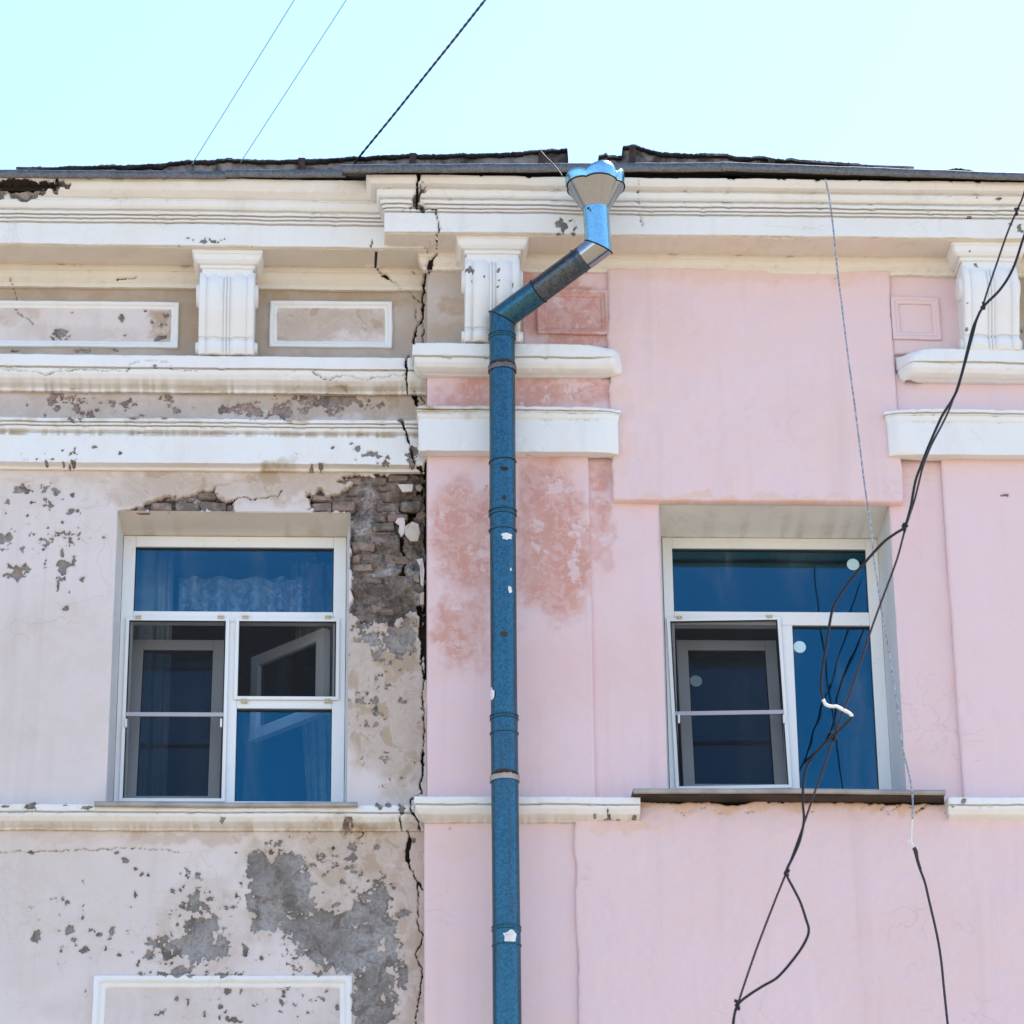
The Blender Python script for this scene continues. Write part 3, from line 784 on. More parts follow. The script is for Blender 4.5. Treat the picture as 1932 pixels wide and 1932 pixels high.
# --- left bay wall
zb_l = PZ(1975, 400)
xs = seglin([XL, PX(-10, 960)], .03)[:-1]
xs = np.concatenate([xs, seglin([PX(-10, 960), WL['x0'], WL['x1'], XS + .01], .0048)])
zs = seglin([zb_l, WL['z0'], WL['z1'], PZ(880, 400)], .0050)
wall_l = sheet('wall', xs, zs, 0.0, M_left, building, SP_L, hole=(WL['x0'], WL['x1'], WL['z0'], WL['z1']), seed=1.0, low=.006,
               label='pale lilac left wall with peeling paint, grey patches and broken plaster')
sheet('wall', seglin([XL, XS + .01], .15), seglin([0, zb_l], .15), 0.0, M_left, building, None, seed=1.0, low=.006, label='plain lower stretch of the left wall')

# strip between the two upper courses
sheet('wall_band', np.concatenate([seglin([XL, PX(-10, 760)], .03)[:-1], seglin([PX(-10, 760), XS + .01], .0055)]), seglin([PZ(800, 400, -.02), PZ(730, 400, -.02)], .0055), .0, M_band, building, SP_L, seed=2.0,
      label='narrow band of lilac plaster with reddish and grey peeling between two white courses')
# frieze with its sunk panels
sheet('frieze_wall', np.concatenate([seglin([XL, PX(-10, 600)], .03)[:-1], seglin([PX(-10, 600), XS + .01], .006)]), seglin([PZ(690, 400), PZ(530, 400)], .006), .0, M_friz, building,
      dict(SP_L, stains_and_bounce=[(200, 560, 400, 20, .7), (425, 640, 70, 90, 1.0), (350, 610, 50, 70, .9), (100, 665, 200, 10, .4), (640, 560, 200, 26, .9), (500, 650, 40, 40, .6), (770, 620, 20, 30, .3)]), seed=3.0, low=.005,
      label='stained tan frieze wall behind the brackets')

# --- running mouldings of the left bay
cor_l = [(337, -.44), (345, -.432), (360, -.405), (374, -.360), (376.5, -.345), (379.5, -.345), (380, -.356), (390, -.352), (396, -.338), (398, -.318), (400, -.318), (400.5, -.334), (405.5, -.332), (407, -.305), (408.8, -.305), (409, -.322), (412.5, -.320), (414, -.296), (415.8, -.296), (416, -.312), (420, -.310), (421.5, -.286), (423.5, -.286), (424, -.302), (463, -.302)]
def cornice_break(z):                                            # photo column range where the top edge has broken away
    pass
SP_CL = dict(SP_L, holes=CR_HOLES + [[(-60, 335), (8, 335), (80, 336), (120, 340), (60, 346), (20, 350), (5, 344), (-60, 344)]], deep=[[(-60, 338), (5, 338), (30, 340), (80, 338), (138, 340), (120, 350), (60, 358), (-60, 359)]])
mould('cornice', cor_l, XL, PX(800, 400, -.3), 400, 0, M_corn, building, SP_CL, res=.0075, seed=4.0, low=.006, jit=.004,
      label='left stretch of the white stepped cornice, chipped at its lower fascia')
sof_l = [(464, -.292), (467, -.275), (468, -.280), (501, -.052), (503, -.058), (511, -.058), (512, -.052), (514, -.056), (525, -.048), (533, -.030), (535, -.026), (536, -.032), (544, -.032), (546, -.012)]
mould('soffit', sof_l, XL, XS, 400, 0, M_cream, building, SP_L, res=.009, Yn=-.05, seed=5.0, low=.003, jit=.003,
      label='tan soffit and cream quarter-round under the left cornice')
led_l = [(671.5, -.135), (672.5, -.14), (693.5, -.14), (695, -.112), (697, -.112), (697.4, -.126), (706, -.121), (716, -.104), (726, -.073), (733, -.040), (736, -.028), (737, -.034), (741, -.032), (742, -.012)]
mould('string_course', led_l, XL, XS, 400, 0, M_white, building, SP_L, res=.0065, seed=6.0, jit=.003, streak=(700, 736, .9, 0),
      label='upper white course of the left bay with brown drips and a hairline crack')
blt_l = [(790, -.118), (796, -.118), (797.3, -.096), (799, -.096), (799.3, -.110), (803, -.108), (804.2, -.084), (805.7, -.084), (806, -.098), (812, -.094), (816, -.074), (818.7, -.062), (819.7, -.090), (874, -.088), (875, -.080), (882, -.035), (884, -.030), (888, -.024), (889, -.008)]
mould('belt_course', blt_l, XL, XS, 400, 0, M_white, building, SP_L, res=.0062, seed=7.0, jit=.003, streak=(802, 818, .95, 0),
      label='lower white belt course of the left bay, chipped and streaked with rust')
sil_l = [(1518, -.115), (1519, -.12), (1531, -.12), (1532.3, -.096), (1534, -.096), (1534.4, -.110), (1540, -.106), (1550, -.084), (1558, -.050), (1563, -.028), (1565, -.024), (1567, -.020), (1568, -.006)]
mould('sill_course', sil_l, XL, XS, 400, 0, M_white, building, SP_L, res=.0065, seed=8.0, jit=.003, streak=(1536, 1566, .95, 0),
      label='white sill course of the left bay with yellow-brown streaks')

# --- moulded picture frames on the walls
def panel_frame(x0, x1, y0, y1, wpx, Y, mat, parent, label=None, proud=.016, steps=2, seed=0.0, spec=None):
    """raised rectangular frame of two stepped fillets"""
    X0, X1 = PX(x0, (y0 + y1) / 2, Y), PX(x1, (y0 + y1) / 2, Y); Z1, Z0 = PZ(y0, (x0 + x1) / 2, Y), PZ(y1, (x0 + x1) / 2, Y)
    wd = wpx / 330.
    sec = [(0, .004), (0.0, -proud), (wd * .05, -proud - .003), (wd * .50, -proud - .003), (wd * .55, -proud * .5), (wd * .72, -proud * .55), (wd * .80, -proud * .45), (wd * .95, -proud * .3), (wd, .004)]
    V, Fc = [], []
    path = []
    for a, b in (((0, 0), (1, 0)), ((1, 0), (1, 1)), ((1, 1), (0, 1)), ((0, 1), (0, 0))):
        for k in range(40): path.append((lerp(a[0], b[0], k / 40), lerp(a[1], b[1], k / 40)))
    n, m = len(path), len(sec)
    arr = np.zeros((n, m, 3)); 
    for i, (u, v) in enumerate(path):
        for j, (q, d) in enumerate(sec):
            arr[i, j] = (lerp(X0 + q, X1 - q, u), Y + d, lerp(Z0 + q, Z1 - q, v))
    f1 = fbm(arr[..., 0] * 7 + seed, arr[..., 2] * 7, 201, 4); f2 = fbm(arr[..., 0] * 7 + seed, arr[..., 2] * 7, 211, 4)
    arr[..., 0] += f1 * .003; arr[..., 2] += f2 * .003; arr[..., 1] += fbm(arr[..., 0] * 20, arr[..., 2] * 20, 221, 2) * .0015
    pe, st, ck, dp, od = wear(arr[..., 0], arr[..., 2], Y, spec)
    i, j = np.meshgrid(np.arange(n), np.arange(m - 1), indexing='ij')
    a = i * m + j; b = ((i + 1) % n) * m + j
    f = np.stack([a, b, b + 1, a + 1], -1).reshape(-1, 4)
    return mesh_obj('panel_frame', arr.reshape(-1, 3), f, mat, parent, smooth=False, attrs=dict(peel=pe, stain=st, crack=ck, deep=dp, old=od), label=label)
panel_frame(-120, 337, 570, 656, 15, 0, M_white, building, 'white moulded panel frame left of the bracket', seed=1, spec=dict(SP_L, stains_and_bounce=[]))
panel_frame(509, 740, 570, 657, 15, 0, M_white, building, 'white moulded panel frame right of the bracket', seed=2, spec=dict(SP_L, stains_and_bounce=[]))
panel_frame(172, 663, 1842, 2080, 22, 0, M_white, building, 'white moulded panel frame below the left window', seed=3, spec=dict(SP_L, stains_and_bounce=[]))
# paint inside the upper panels
def panel_face(x0, x1, y0, y1, Y, mat, spec, seed, label=None):
    sheet('panel_face', seglin([PX(x0, (y0 + y1) / 2, Y), PX(x1, (y0 + y1) / 2, Y)], .006), seglin([PZ(y1, (x0 + x1) / 2, Y), PZ(y0, (x0 + x1) / 2, Y)], .006), Y - .0045, mat, building, spec, seed=seed, low=.001, label=label)
panel_face(-108, 326, 580, 646, 0, M_left, dict(SP_L, stains_and_bounce=[(318, 625, 36, 50, 1.0), (20, 590, 80, 22, .5), (150, 630, 150, 30, .35)]), 5.0, 'lilac face of the long panel, spalled to grey')
panel_face(520, 730, 581, 647, 0, M_left, dict(SP_L, stains_and_bounce=[(620, 605, 160, 44, 1.0), (560, 630, 80, 24, .9)]), 6.0, 'tan-stained face of the short panel')

# --- brackets under the cornice
def bracket(xc_top, wcap, wneck, wbody, ys, Y0, spec, label, seed):
    """console: moulded cap block over a fluted scroll body. ys = photo rows cap top, cap bottom, body top, seam, bottom; Y0 = wall depth"""
    e = empty('bracket', (PX(xc_top, ys[2], Y0), Y0, PZ(ys[4], xc_top, Y0)), building, label=label)
    yc0, yc1, yb0, ysm, yb1 = ys
    # cap, returned on three sides
    x0, x1 = PX(xc_top - wneck / 2, yc1, Y0 - .2), PX(xc_top + wneck / 2, yc1, Y0 - .2)
    hgt = yc1 - yc0
    pr = [(yc0, Y0 - .262), (yc0 + .14 * hgt, Y0 - .262), (yc0 + .17 * hgt, Y0 - .255), (yc0 + .35 * hgt, Y0 - .25), (yc0 + .5 * hgt, Y0 - .232), (yc0 + .56 * hgt, Y0 - .214), (yc0 + .58 * hgt, Y0 - .218), (yc0 + .67 * hgt, Y0 - .216), (yc0 + .69 * hgt, Y0 - .205), (yc1, Y0 - .203)]
    pz = [(Y, PZ(y, xc_top, Y)) for y, Y in pr]
    rp = resample([(Y0, pz[0][1])] + pz + [(Y0, pz[-1][1])], .01)[::-1]
    ov = (wcap - wneck) / 2 / 330.
    n = len(rp); V = []
    kx = 24
    for Y, Z in rp:
        o = np.clip((Y0 - .203 - Y) / .059, 0, 1) * ov
        ya = max(Y, Y0 - .262)
        row = [(x0 - o, lerp(Y0 + .01, ya, t), Z) for t in np.linspace(0, 1, 9)[:-1]] + [(lerp(x0 - o, x1 + o, t), ya, Z) for t in np.linspace(0, 1, kx)] + [(x1 + o, lerp(ya, Y0 + .01, t), Z) for t in np.linspace(0, 1, 9)[1:]]
        V.append(row)
    V = np.array(V)
    V[..., 1] += .003 * fbm(V[..., 0] * 12 + seed, V[..., 2] * 12, 301, 3); V[..., 2] += .0025 * fbm(V[..., 0] * 9 + seed, V[..., 2] * 9 + V[..., 1] * 9, 303, 3)
    V[..., 0] += .002 * fbm(V[..., 2] * 20 + seed, V[..., 1] * 20, 305, 3)
    pe, st, ck, dp, od = wear(V[..., 0], V[..., 2], Y0 - .24, spec)
    mesh_obj('cap', V.reshape(-1, 3), grid_faces(n, V.shape[1]), M_white, e, smooth=True, attrs=dict(peel=pe, stain=st, crack=ck, deep=dp, old=od))
    # body
    bx0, bx1 = PX(xc_top - wbody / 2, yb0, Y0 - .2), PX(xc_top + wbody / 2, yb0, Y0 - .2)
    bh = yb1 - yb0
    side = [(yb0 - 10, Y0 - .18), (yb0 - 3, Y0 - .20), (yb0 + 2, Y0 - .214), (yb0 + .06 * bh, Y0 - .222), (yb0 + .2 * bh, Y0 - .224), (yb0 + .4 * bh, Y0 - .205), (yb0 + .6 * bh, Y0 - .170), (ysm - 3, Y0 - .142), (ysm - 1, Y0 - .128), (ysm + 1, Y0 - .128), (ysm + 4, Y0 - .146), (lerp(ysm, yb1, .5), Y0 - .150), (yb1 - 3, Y0 - .135), (yb1 + 2, Y0 - .10)]
    sz = resample([(Y, PZ(y, xc_top, Y)) for y, Y in side], .008)[::-1]
    fr = np.concatenate([np.linspace(0, .12, 5), np.linspace(.135, .43, 14), np.linspace(.445, .555, 11), np.linspace(.57, .865, 14), np.linspace(.88, 1, 5)])
    dep = np.zeros_like(fr)
    for q, f in enumerate(fr):
        if f <= .125 or f >= .875: dep[q] = -.018 + .005 * (abs((f if f < .5 else 1 - f) - .06) / .06) ** 3
        elif f < .44 or f > .56:
            u = ((f - .13) / .31) if f < .5 else ((f - .565) / .31)
            dep[q] = .004 - .019 * math.sin(math.pi * min(max(u, 0), 1)) ** .55
        else: dep[q] = .006 - .018 * abs(math.sin((f - .5) / .055 * math.pi)) ** .6 if abs(f - .5) < .055 else .006
    rows = []
    for Y, Z in sz:
        fx = bx0 + (bx1 - bx0) * fr
        yy = Y + dep
        row = [(bx0, lerp(Y0 + .01, yy[0], t), Z) for t in np.linspace(0, 1, 7)[:-1]] + list(zip(fx, yy, [Z] * len(fr))) + [(bx1, lerp(yy[-1], Y0 + .01, t), Z) for t in np.linspace(0, 1, 7)[1:]]
        rows.append(row)
    V = np.array(rows, float)
    # the top of the channels is scalloped, lower at the reeds
    fx = (V[..., 0] - bx0) / (bx1 - bx0)
    V[..., 2] += -.004 * np.cos(fx * 4 * math.pi) * .5
    V[..., 1] += .0022 * fbm(V[..., 0] * 12 + seed, V[..., 2] * 12, 311, 3); V[..., 0] += .0025 * fbm(V[..., 2] * 7 + seed, V[..., 1] * 7, 313, 4)
    pe, st, ck, dp, od = wear(V[..., 0], V[..., 2], Y0 - .2, spec)
    mesh_obj('scroll_body', V.reshape(-1, 3), grid_faces(len(rows), V.shape[1]), M_white, e, smooth=True, attrs=dict(peel=pe, stain=st, crack=ck, deep=dp, old=od))
    # side scroll ears
    zc = PZ(lerp(yb0, yb1, .22), xc_top, Y0 - .14); zc2 = PZ(lerp(ysm, yb1, .5), xc_top, Y0 - .1)
    for sx, xx in ((-1, bx0), (1, bx1)):
        for zz, rr, yy in ((zc, .075, Y0 - .13), (zc2, .04, Y0 - .085)):
            bm = bmesh.new(); r = bmesh.ops.create_cone(bm, cap_ends=True, segments=20, radius1=rr, radius2=rr * .86, depth=.022)
            bmesh.ops.rotate(bm, verts=r['verts'], matrix=Matrix.Rotation(math.pi / 2 * sx, 3, 'Y'))
            bmesh.ops.translate(bm, verts=r['verts'], vec=(xx + sx * .008, yy, zz))
            bm_obj('scroll', bm, M_white, e)
    return e
SP_B = dict(blobs=[(*B(1335, 920), 8, 9), (*B(1430, 960), 3, 3), (*B(1520, 910), 3.5, 5), (*B(1530, 985), 4, 2.5), (*B(1520, 1020), 4, 3), (*B(1620, 1012), 2.5, 4.5), (*B(1348, 993), 2, 2.5), (*B(1400, 1355), 12, 4),
                   (*D(1512, 915), 3, 3), (*D(1570, 1010), 4, 8), (*D(1495, 1320), 2.5, 2.5), (*D(1497, 1490), 2.5, 8)])
bracket(429, 134, 95, 104, (470, 524, 526, 640, 672), 0, SP_L, 'weathered white fluted bracket between the two framed panels', 1.0)
bracket(929, 139, 97, 103, (440, 497, 498, 622, 648), YB, SP_B, 'chipped white fluted bracket partly behind the drainpipe', 5.0)
bracket(1866, 143, 100, 103, (454, 511, 512, 636, 664), YB, SP_B, 'white fluted bracket at the right edge crossed by cables', 9.0)

rs = random.Random(9)
def scuffs(n_, x0, x1, y0, y1, seed):
    rr = random.Random(seed); out = []
    for _ in range(n_):
        x, y = rr.uniform(x0, x1), rr.uniform(y0, y1); a = rr.uniform(-.7, .9); pts = [(x, y)]
        for k in range(rr.randint(1, 4)):
            l = rr.uniform(2, 9); a += rr.uniform(-.5, .5); x += l * math.cos(a); y += l * math.sin(a); pts.append((x, y))
        out.append((pts, .0012))
    return out
SCUFF = scuffs(14, 1210, 1775, 1512, 1535, 1)
# ------------------------------------------------------------------ pilaster bay and pink bay
SP_R = dict(cracks=CR_MAIN[:8] + [(T(C, (828, 460), (835, 560), (860, 640), (880, 750)), .0016), (T(J, (1310, 525), (1350, 500), (1390, 500)), .002), (T(F, (1600, 620), (1570, 700)), .002)],
            deep=[CR_HOLES[0]],
            polys=[T(C, (170, 745), (215, 735), (220, 680), (275, 672), (345, 705), (335, 720), (295, 715), (290, 745), (330, 745), (320, 760), (270, 770), (240, 785), (205, 775))],
            blobs=[(*C(205, 815), 8, 3), (*C(320, 800), 6, 2), (*D(1730, 535), 6, 4), (*D(1500, 645), 6, 3), (*D(1560, 530), 4, 1.5), (*D(1830, 695), 5, 3), (*D(1895, 735), 6, 7), (*D(1730, 755), 2, 1), (*D(240, 725), 1.6, 1.2), (*D(710, 662), 2.5, 1.5),
                   (1895, 934, 9, 4), (*C(1350, 885), 2.5, 1.5), (*D(485, 1120), 3, 2), (*D(20, 1005), 3, 3),
                   (*K(90, 455), 4, 3), (*K(540, 380), 2, 4), (*K(740, 410), 4, 3), (*K(600, 425), 12, 1.6), (*K(500, 432), 10, 2), (*K(680, 430), 6, 2), (*L(1495, 320), 4, 5), (*L(1380, 400), 5, 3), (*L(1415, 350), 4, 2)])
# backing wall of the whole right half with the window opening
xs = seglin([XS, PX(1117, 900, YB), WR['x0'], WR['x1'], PX(1945, 900, YR)], .011)
xs = np.concatenate([xs, seglin([PX(1945, 900, YR), XR], .05)[1:]])
zs = seglin([PZ(1975, 1460, YR), WR['z0'], WR['z1'], PZ(500, 1460, YR)], .011)
SP_STRIP = dict(olds=[(1135, 1000, 34, 120, .7), (1130, 900, 40, 60, .7), (1200, 1250, 60, 200, .2)])
sheet('wall', xs, zs, YR, M_pinkold, building, SP_STRIP, hole=(WR['x0'], WR['x1'], WR['z0'], WR['z1']), seed=11.0, low=.006, fine=.0012,
      label='pink right wall around the window')
sheet('wall', seglin([XS, XR], .2), seglin([0, PZ(1975, 1460, YR)], .2), YR, M_pink, building, None, seed=11.0, low=.006, label='plain lower stretch of the right wall')
bm = bmesh.new(); add_box(bm, XS - .002, XS + .05, YB + .01, .05, 0, PZ(500, 800))
bm_obj('corner_return', bm, M_friz, building, label='return of the pilaster bay beside the long crack')

def slab(name, x0, x1, y0, y1, Y, thick, mat, label, seed, jit=(0, 0, 0, 0), spec=None, res=.010, low=.006, fine=.0012, sk=(1, 1, 1, 1)):
    ym = (y0 + y1) / 2
    xa, xb = PX(x0, ym, Y), PX(x1, ym, Y); xm = (max(x0, 0) + min(x1, 1932)) / 2
    za, zb = PZ(y1, xm, Y), PZ(y0, xm, Y)
    return sheet(name, seglin([xa, xb], res), seglin([za, zb], res), Y, mat, building, spec, seed=seed, low=low, fine=fine, skirt=[thick if q else 0 for q in sk], jit=jit, label=label)

SP_PIL = dict(olds=[(880, 1010, 110, 150, .85), (1040, 1030, 110, 220, 1.0), (860, 930, 60, 50, .5), (870, 1200, 80, 110, .8), (1000, 870, 160, 40, .5)], cracks=SP_R['cracks'])
slab('pilaster', 806, 1117, 850, 1512, YB - .005, .175, M_pinkold, 'pink pilaster behind the drainpipe, worn to darker salmon blotches', 12.0, (.003, .004, 0, 0), SP_PIL)
slab('pilaster', 1797, 2300, 850, 1515, YB - .005, .03, M_pink, 'pink pilaster at the right edge', 13.0, (.004, 0, 0, 0), SP_R)
slab('plaster_infill', 1151, 1690, 508, 944, YB - .035, .075, M_pink, 'smooth pink plaster infill above the right window', 14.0, (.022, .012, .004, .006), dict(SP_R, stains_and_bounce=[(1420, 520, 320, 20, .45), (1165, 740, 26, 240, .35), (1420, 942, 320, 8, .6), (1300, 640, 100, 60, .14), (1560, 800, 120, 90, .14)]), low=.013, fine=.0028)  # peach along top and bottom edges paints warm bounce; the rest is staining
slab('pedestal', 801, 1092, 1550, 1975, YB - .005, .175, M_pink, 'pink pedestal under the drainpipe pilaster', 15.0, (.003, 0, 0, 0), dict(cracks=SP_R['cracks'], stains_and_bounce=[(860, 1600, 40, 30, .2)]), low=.004)
slab('plaster_apron', 1089, 2300, 1515, 1975, YB - .030, .07, M_pink, 'pink plaster apron below the right window with a ragged top edge', 16.0, (.014, 0, 0, .034), dict(SP_R, stains_and_bounce=[(1350, 1700, 200, 90, .12), (1700, 1800, 200, 120, .12), (1300, 1512, 170, 16, .95), (1640, 1512, 190, 18, 1.0), (1420, 1518, 190, 14, .9), (1180, 1560, 90, 14, .5)], cracks=SP_R['cracks'] + SCUFF), low=.009, fine=.003, res=.007)
slab('frieze_wall', 806, 985, 500, 655, YB - .004, .175, M_friz, 'pale stained frieze wall between the crack and the bracket', 17.0, (0, 0, 0, 0), dict(cracks=CR_MAIN, stains_and_bounce=[(850, 575, 30, 14, .8), (850, 630, 60, 22, .55)]), low=.004)
slab('frieze_wall', 985, 1160, 500, 655, YB - .004, .03, M_pinkold, 'salmon frieze wall right of the bracket', 18.0, (0, 0, 0, 0), dict(olds=[(1070, 590, 160, 110, 1.0)]), low=.004)
slab('frieze_wall', 1680, 1820, 500, 668, YB - .004, .03, M_pink, 'pink frieze wall left of the right-edge bracket', 19.0, (0, 0, 0, 0), None, low=.004)
slab('frieze_wall', 1820, 2300, 500, 668, YB - .003, .03, M_friz, 'tan frieze wall beyond the right-edge bracket', 20.0, (0, 0, 0, 0), dict(stains_and_bounce=[(1930, 600, 40, 90, .8)], blobs=[(*D(1915, 1520), 3, 4), (*D(1925, 1490), 2, 3)]), low=.004)
slab('wall_band', 806, 1153, 700, 775, YB - .004, .175, M_pinkold, 'worn salmon band between the white courses behind the drainpipe', 21.0, (0, 0, 0, 0), dict(olds=[(980, 740, 260, 60, .95)]), low=.003)
slab('wall_band', 1690, 2300, 705, 790, YB - .004, .03, M_pink, 'pink band between the white courses at the right edge', 22.0, (.006, 0, 0, 0), None, low=.003)
panel_frame(1013, 1148, 548, 632, 14, YB - .006, M_pinkold, building, 'salmon painted panel frame right of the bracket', seed=4, spec=dict(olds=[(1080, 590, 130, 110, 1.0)]), proud=.014)
panel_frame(1682, 1774, 560, 641, 16, YB - .012, M_pink, building, 'small square panel frame half buried under pink plaster', seed=6, proud=.0045)

o_ = YB
cor_r = [(335, -.43), (341, -.424), (352, -.400), (358.5, -.360), (360.5, -.345), (362.5, -.345), (363, -.356), (373, -.352), (378, -.338), (380, -.318), (382, -.318), (382.5, -.334), (388.5, -.332), (390, -.305), (391.8, -.305), (392, -.322), (396.5, -.320), (398, -.296), (399.5, -.296), (400, -.312), (403, -.310), (404.5, -.286), (406.5, -.286), (407, -.302), (442, -.302)]
cor_r = [(y, Y + o_) for y, Y in cor_r]
mould('cornice', cor_r, XS, XR, 1250, o_, M_corn, building, SP_R, ends=(1, 0), side=.84, res=.008, seed=24.0, low=.007, jit=.004, Yn=-.47,
      label='right stretch of the white stepped cornice split by a wide crack')
sof_r = [(443, -.292), (446, -.275), (447, -.280), (480, -.062), (482, -.066), (489, -.066), (490, -.060), (500, -.052), (508, -.034), (510, -.030), (514, -.030), (517, -.012)]
sof_r = [(y, Y + o_) for y, Y in sof_r]
mould('soffit', sof_r, XS, XR, 1250, o_, M_creamr, building, dict(SP_R, polys=[]), ends=(1, 0), side=.84, res=.010, Yn=-.24, seed=25.0, low=.014, jit=.008,
      label='tan soffit and cream quarter-round under the right cornice')
led_r = [(648, -.135), (649, -.14), (671.5, -.14), (673, -.114), (675, -.114), (675.4, -.126), (684, -.119), (694, -.100), (702, -.070), (708, -.040), (710, -.034), (713, -.012)]
blt_r = [(766, -.115), (772, -.115), (773.3, -.094), (775, -.094), (775.4, -.108), (777, -.107), (778, -.098), (787, -.094), (792, -.082), (794, -.086), (852, -.084), (853, -.076), (859, -.03), (861, -.01)]
sil_r = [(1503, -.115), (1504, -.12), (1516, -.12), (1517.3, -.096), (1519, -.096), (1519.4, -.110), (1525, -.106), (1536, -.084), (1544, -.050), (1549, -.028), (1551, -.024), (1554, -.006)]
sh = lambda pr, d, k: [(y + d, Y + k) for y, Y in pr]
mould('string_course', sh(led_r, 0, o_), XS, PX(1150, 680, o_), 980, o_, M_white, building, SP_L, ends=(1, 1), side=.62, res=.008, seed=26.0, jit=.004, low=.005, lump=(0, 1),
      label='upper white course across the drainpipe pilaster with a smothered right end')
mould('belt_course', sh(blt_r, 0, o_), XS, PX(1148, 810, o_), 980, o_, M_white, building, SP_L, ends=(1, 1), side=.6, res=.008, seed=27.0, jit=.004, low=.004, lump=(0, .35),
      label='lower white belt course across the drainpipe pilaster')
mould('sill_course', sh(sil_r, 0, o_), XS, PX(1205, 1530, o_), 980, o_, M_white, building, dict(SP_R, specks=[(*K(560, 425), 60, 10, .6)]), ends=(1, 0), side=.62, res=.008, seed=28.0, jit=.005, low=.005, streak=(1524, 1552, .6, 0),
      label='white sill course across the drainpipe pilaster')
mould('string_course', sh(led_r, 10, o_), PX(1704, 690, o_), XR, 1830, o_, M_white, building, None, ends=(1, 0), side=.3, res=.009, seed=29.0, jit=.005, low=.009, lump=(1, 0),
      label='upper white course at the right edge with a lumpy rounded end')
mould('belt_course', sh(blt_r, 6, o_), PX(1688, 815, o_), XR, 1830, o_, M_white, building, None, ends=(1, 0), side=.6, res=.009, seed=30.0, jit=.004, low=.005, lump=(.35, 0),
      label='lower white belt course at the right edge')
mould('sill_course', sh(sil_r, 1, o_), PX(1786, 1520, o_), XR, 1860, o_, M_white, building, SP_R, ends=(1, 0), side=.1, res=.009, seed=31.0, jit=.006, low=.006,
      label='white sill course at the right edge with a chipped end')
# ------------------------------------------------------------------ bricks laid bare above and beside the left window
def brick(x0, x1, y0, y1, Y, seed, dep=.05):
    rr = random.Random(seed)
    X0, X1 = PX(x0, (y0 + y1) / 2), PX(x1, (y0 + y1) / 2); Z1, Z0 = PZ(y0, (x0 + x1) / 2), PZ(y1, (x0 + x1) / 2)
    bm = bmesh.new()
    add_box(bm, X0, X1, Y, Y + dep, Z0, Z1)
    bmesh.ops.bevel(bm, geom=list(bm.edges), offset=min(.009, (Z1 - Z0) * .2), segments=1, affect='EDGES')
    for q in bm.verts:
        q.co += Vector((rr.uniform(-.006, .006), rr.uniform(-.005, .010), rr.uniform(-.006, .006)))
    return bm_obj('brick', bm, M_brick, wall_l)
k = 0
for f, lst in ((E, [(985, 1085, 770, 812), (1092, 1240, 738, 803), (1272, 1440, 730, 806), (1458, 1630, 730, 806), (1432, 1562, 662, 712), (1250, 1420, 692, 724), (1640, 1695, 745, 803), (1575, 1625, 700, 726)]),
               (F, [(322, 462, 728, 800), (474, 640, 724, 800), (330, 470, 680, 722), (596, 705, 612, 690), (530, 690, 556, 600), (700, 860, 550, 600), (880, 1030, 530, 580)])):
    for (a, b, c_, d) in lst:
        (x0, y0), (x1, y1) = f(a, c_), f(b, d)
        brick(x0, x1, y0, y1, .012 + .012 * random.random(), 100 + k); k += 1
yy = 905.0
row = 0
while yy < 1168:
    x = 664 + (row % 2) * -18 + random.uniform(-4, 4)
    hgt = 19.5 + random.uniform(-1, 1)
    while x < 796:
        wd = random.uniform(38, 50)
        x0, x1 = max(x, 664), min(x + wd - 3, 797)
        if x1 - x0 > 10 and not (yy < 955 and x0 < 690) and random.random() < .55 and not (752 < (x0 + x1) / 2 < 778 and 925 < yy < 1090 and random.random() < .7):
            brick(x0, x1, yy + random.uniform(-1, 1), yy + hgt - 3.5, random.uniform(.014, .055), 200 + k); k += 1
        x += wd
    yy += hgt; row += 1
# loose plaster scales still clinging beside the crack
def scale(pts, Y, mat, label=None, th=.014):
    bm = bmesh.new()
    vs = [bm.verts.new(tuple(P(x, y, Y + random.uniform(-.006, .006)))) for x, y in pts]
    fc = bm.faces.new(vs)
    r = bmesh.ops.extrude_face_region(bm, geom=[fc])
    for q in [g for g in r['geom'] if isinstance(g, bmesh.types.BMVert)]: q.co.y += th
    return bm_obj('plaster_scale', bm, mat, wall_l, label=label)
scale(T(F, (1000, 915), (1055, 880), (1100, 900), (1112, 960), (1095, 1020), (1045, 1022), (1003, 975)), -.004, M_soff)
scale(T(F, (932, 885), (950, 855), (995, 852), (1002, 885), (998, 965), (975, 990), (955, 950), (962, 905)), .0, M_left)
scale(T(F, (1085, 1155), (1130, 1145), (1142, 1240), (1135, 1350), (1115, 1330), (1110, 1200)), .0, M_left)
scale(T(F, (1080, 620), (1110, 610), (1132, 630), (1115, 660), (1085, 650)), .005, M_mortar)
scale(T(F, (950, 610), (1060, 610), (1055, 660), (985, 665)), .0, M_left)
scale(T(F, (1110, 1400), (1140, 1390), (1138, 1480), (1112, 1480)), .002, M_soff)
scale(T(F, (1055, 1255), (1100, 1265), (1105, 1320), (1065, 1310)), .005, M_mortar)

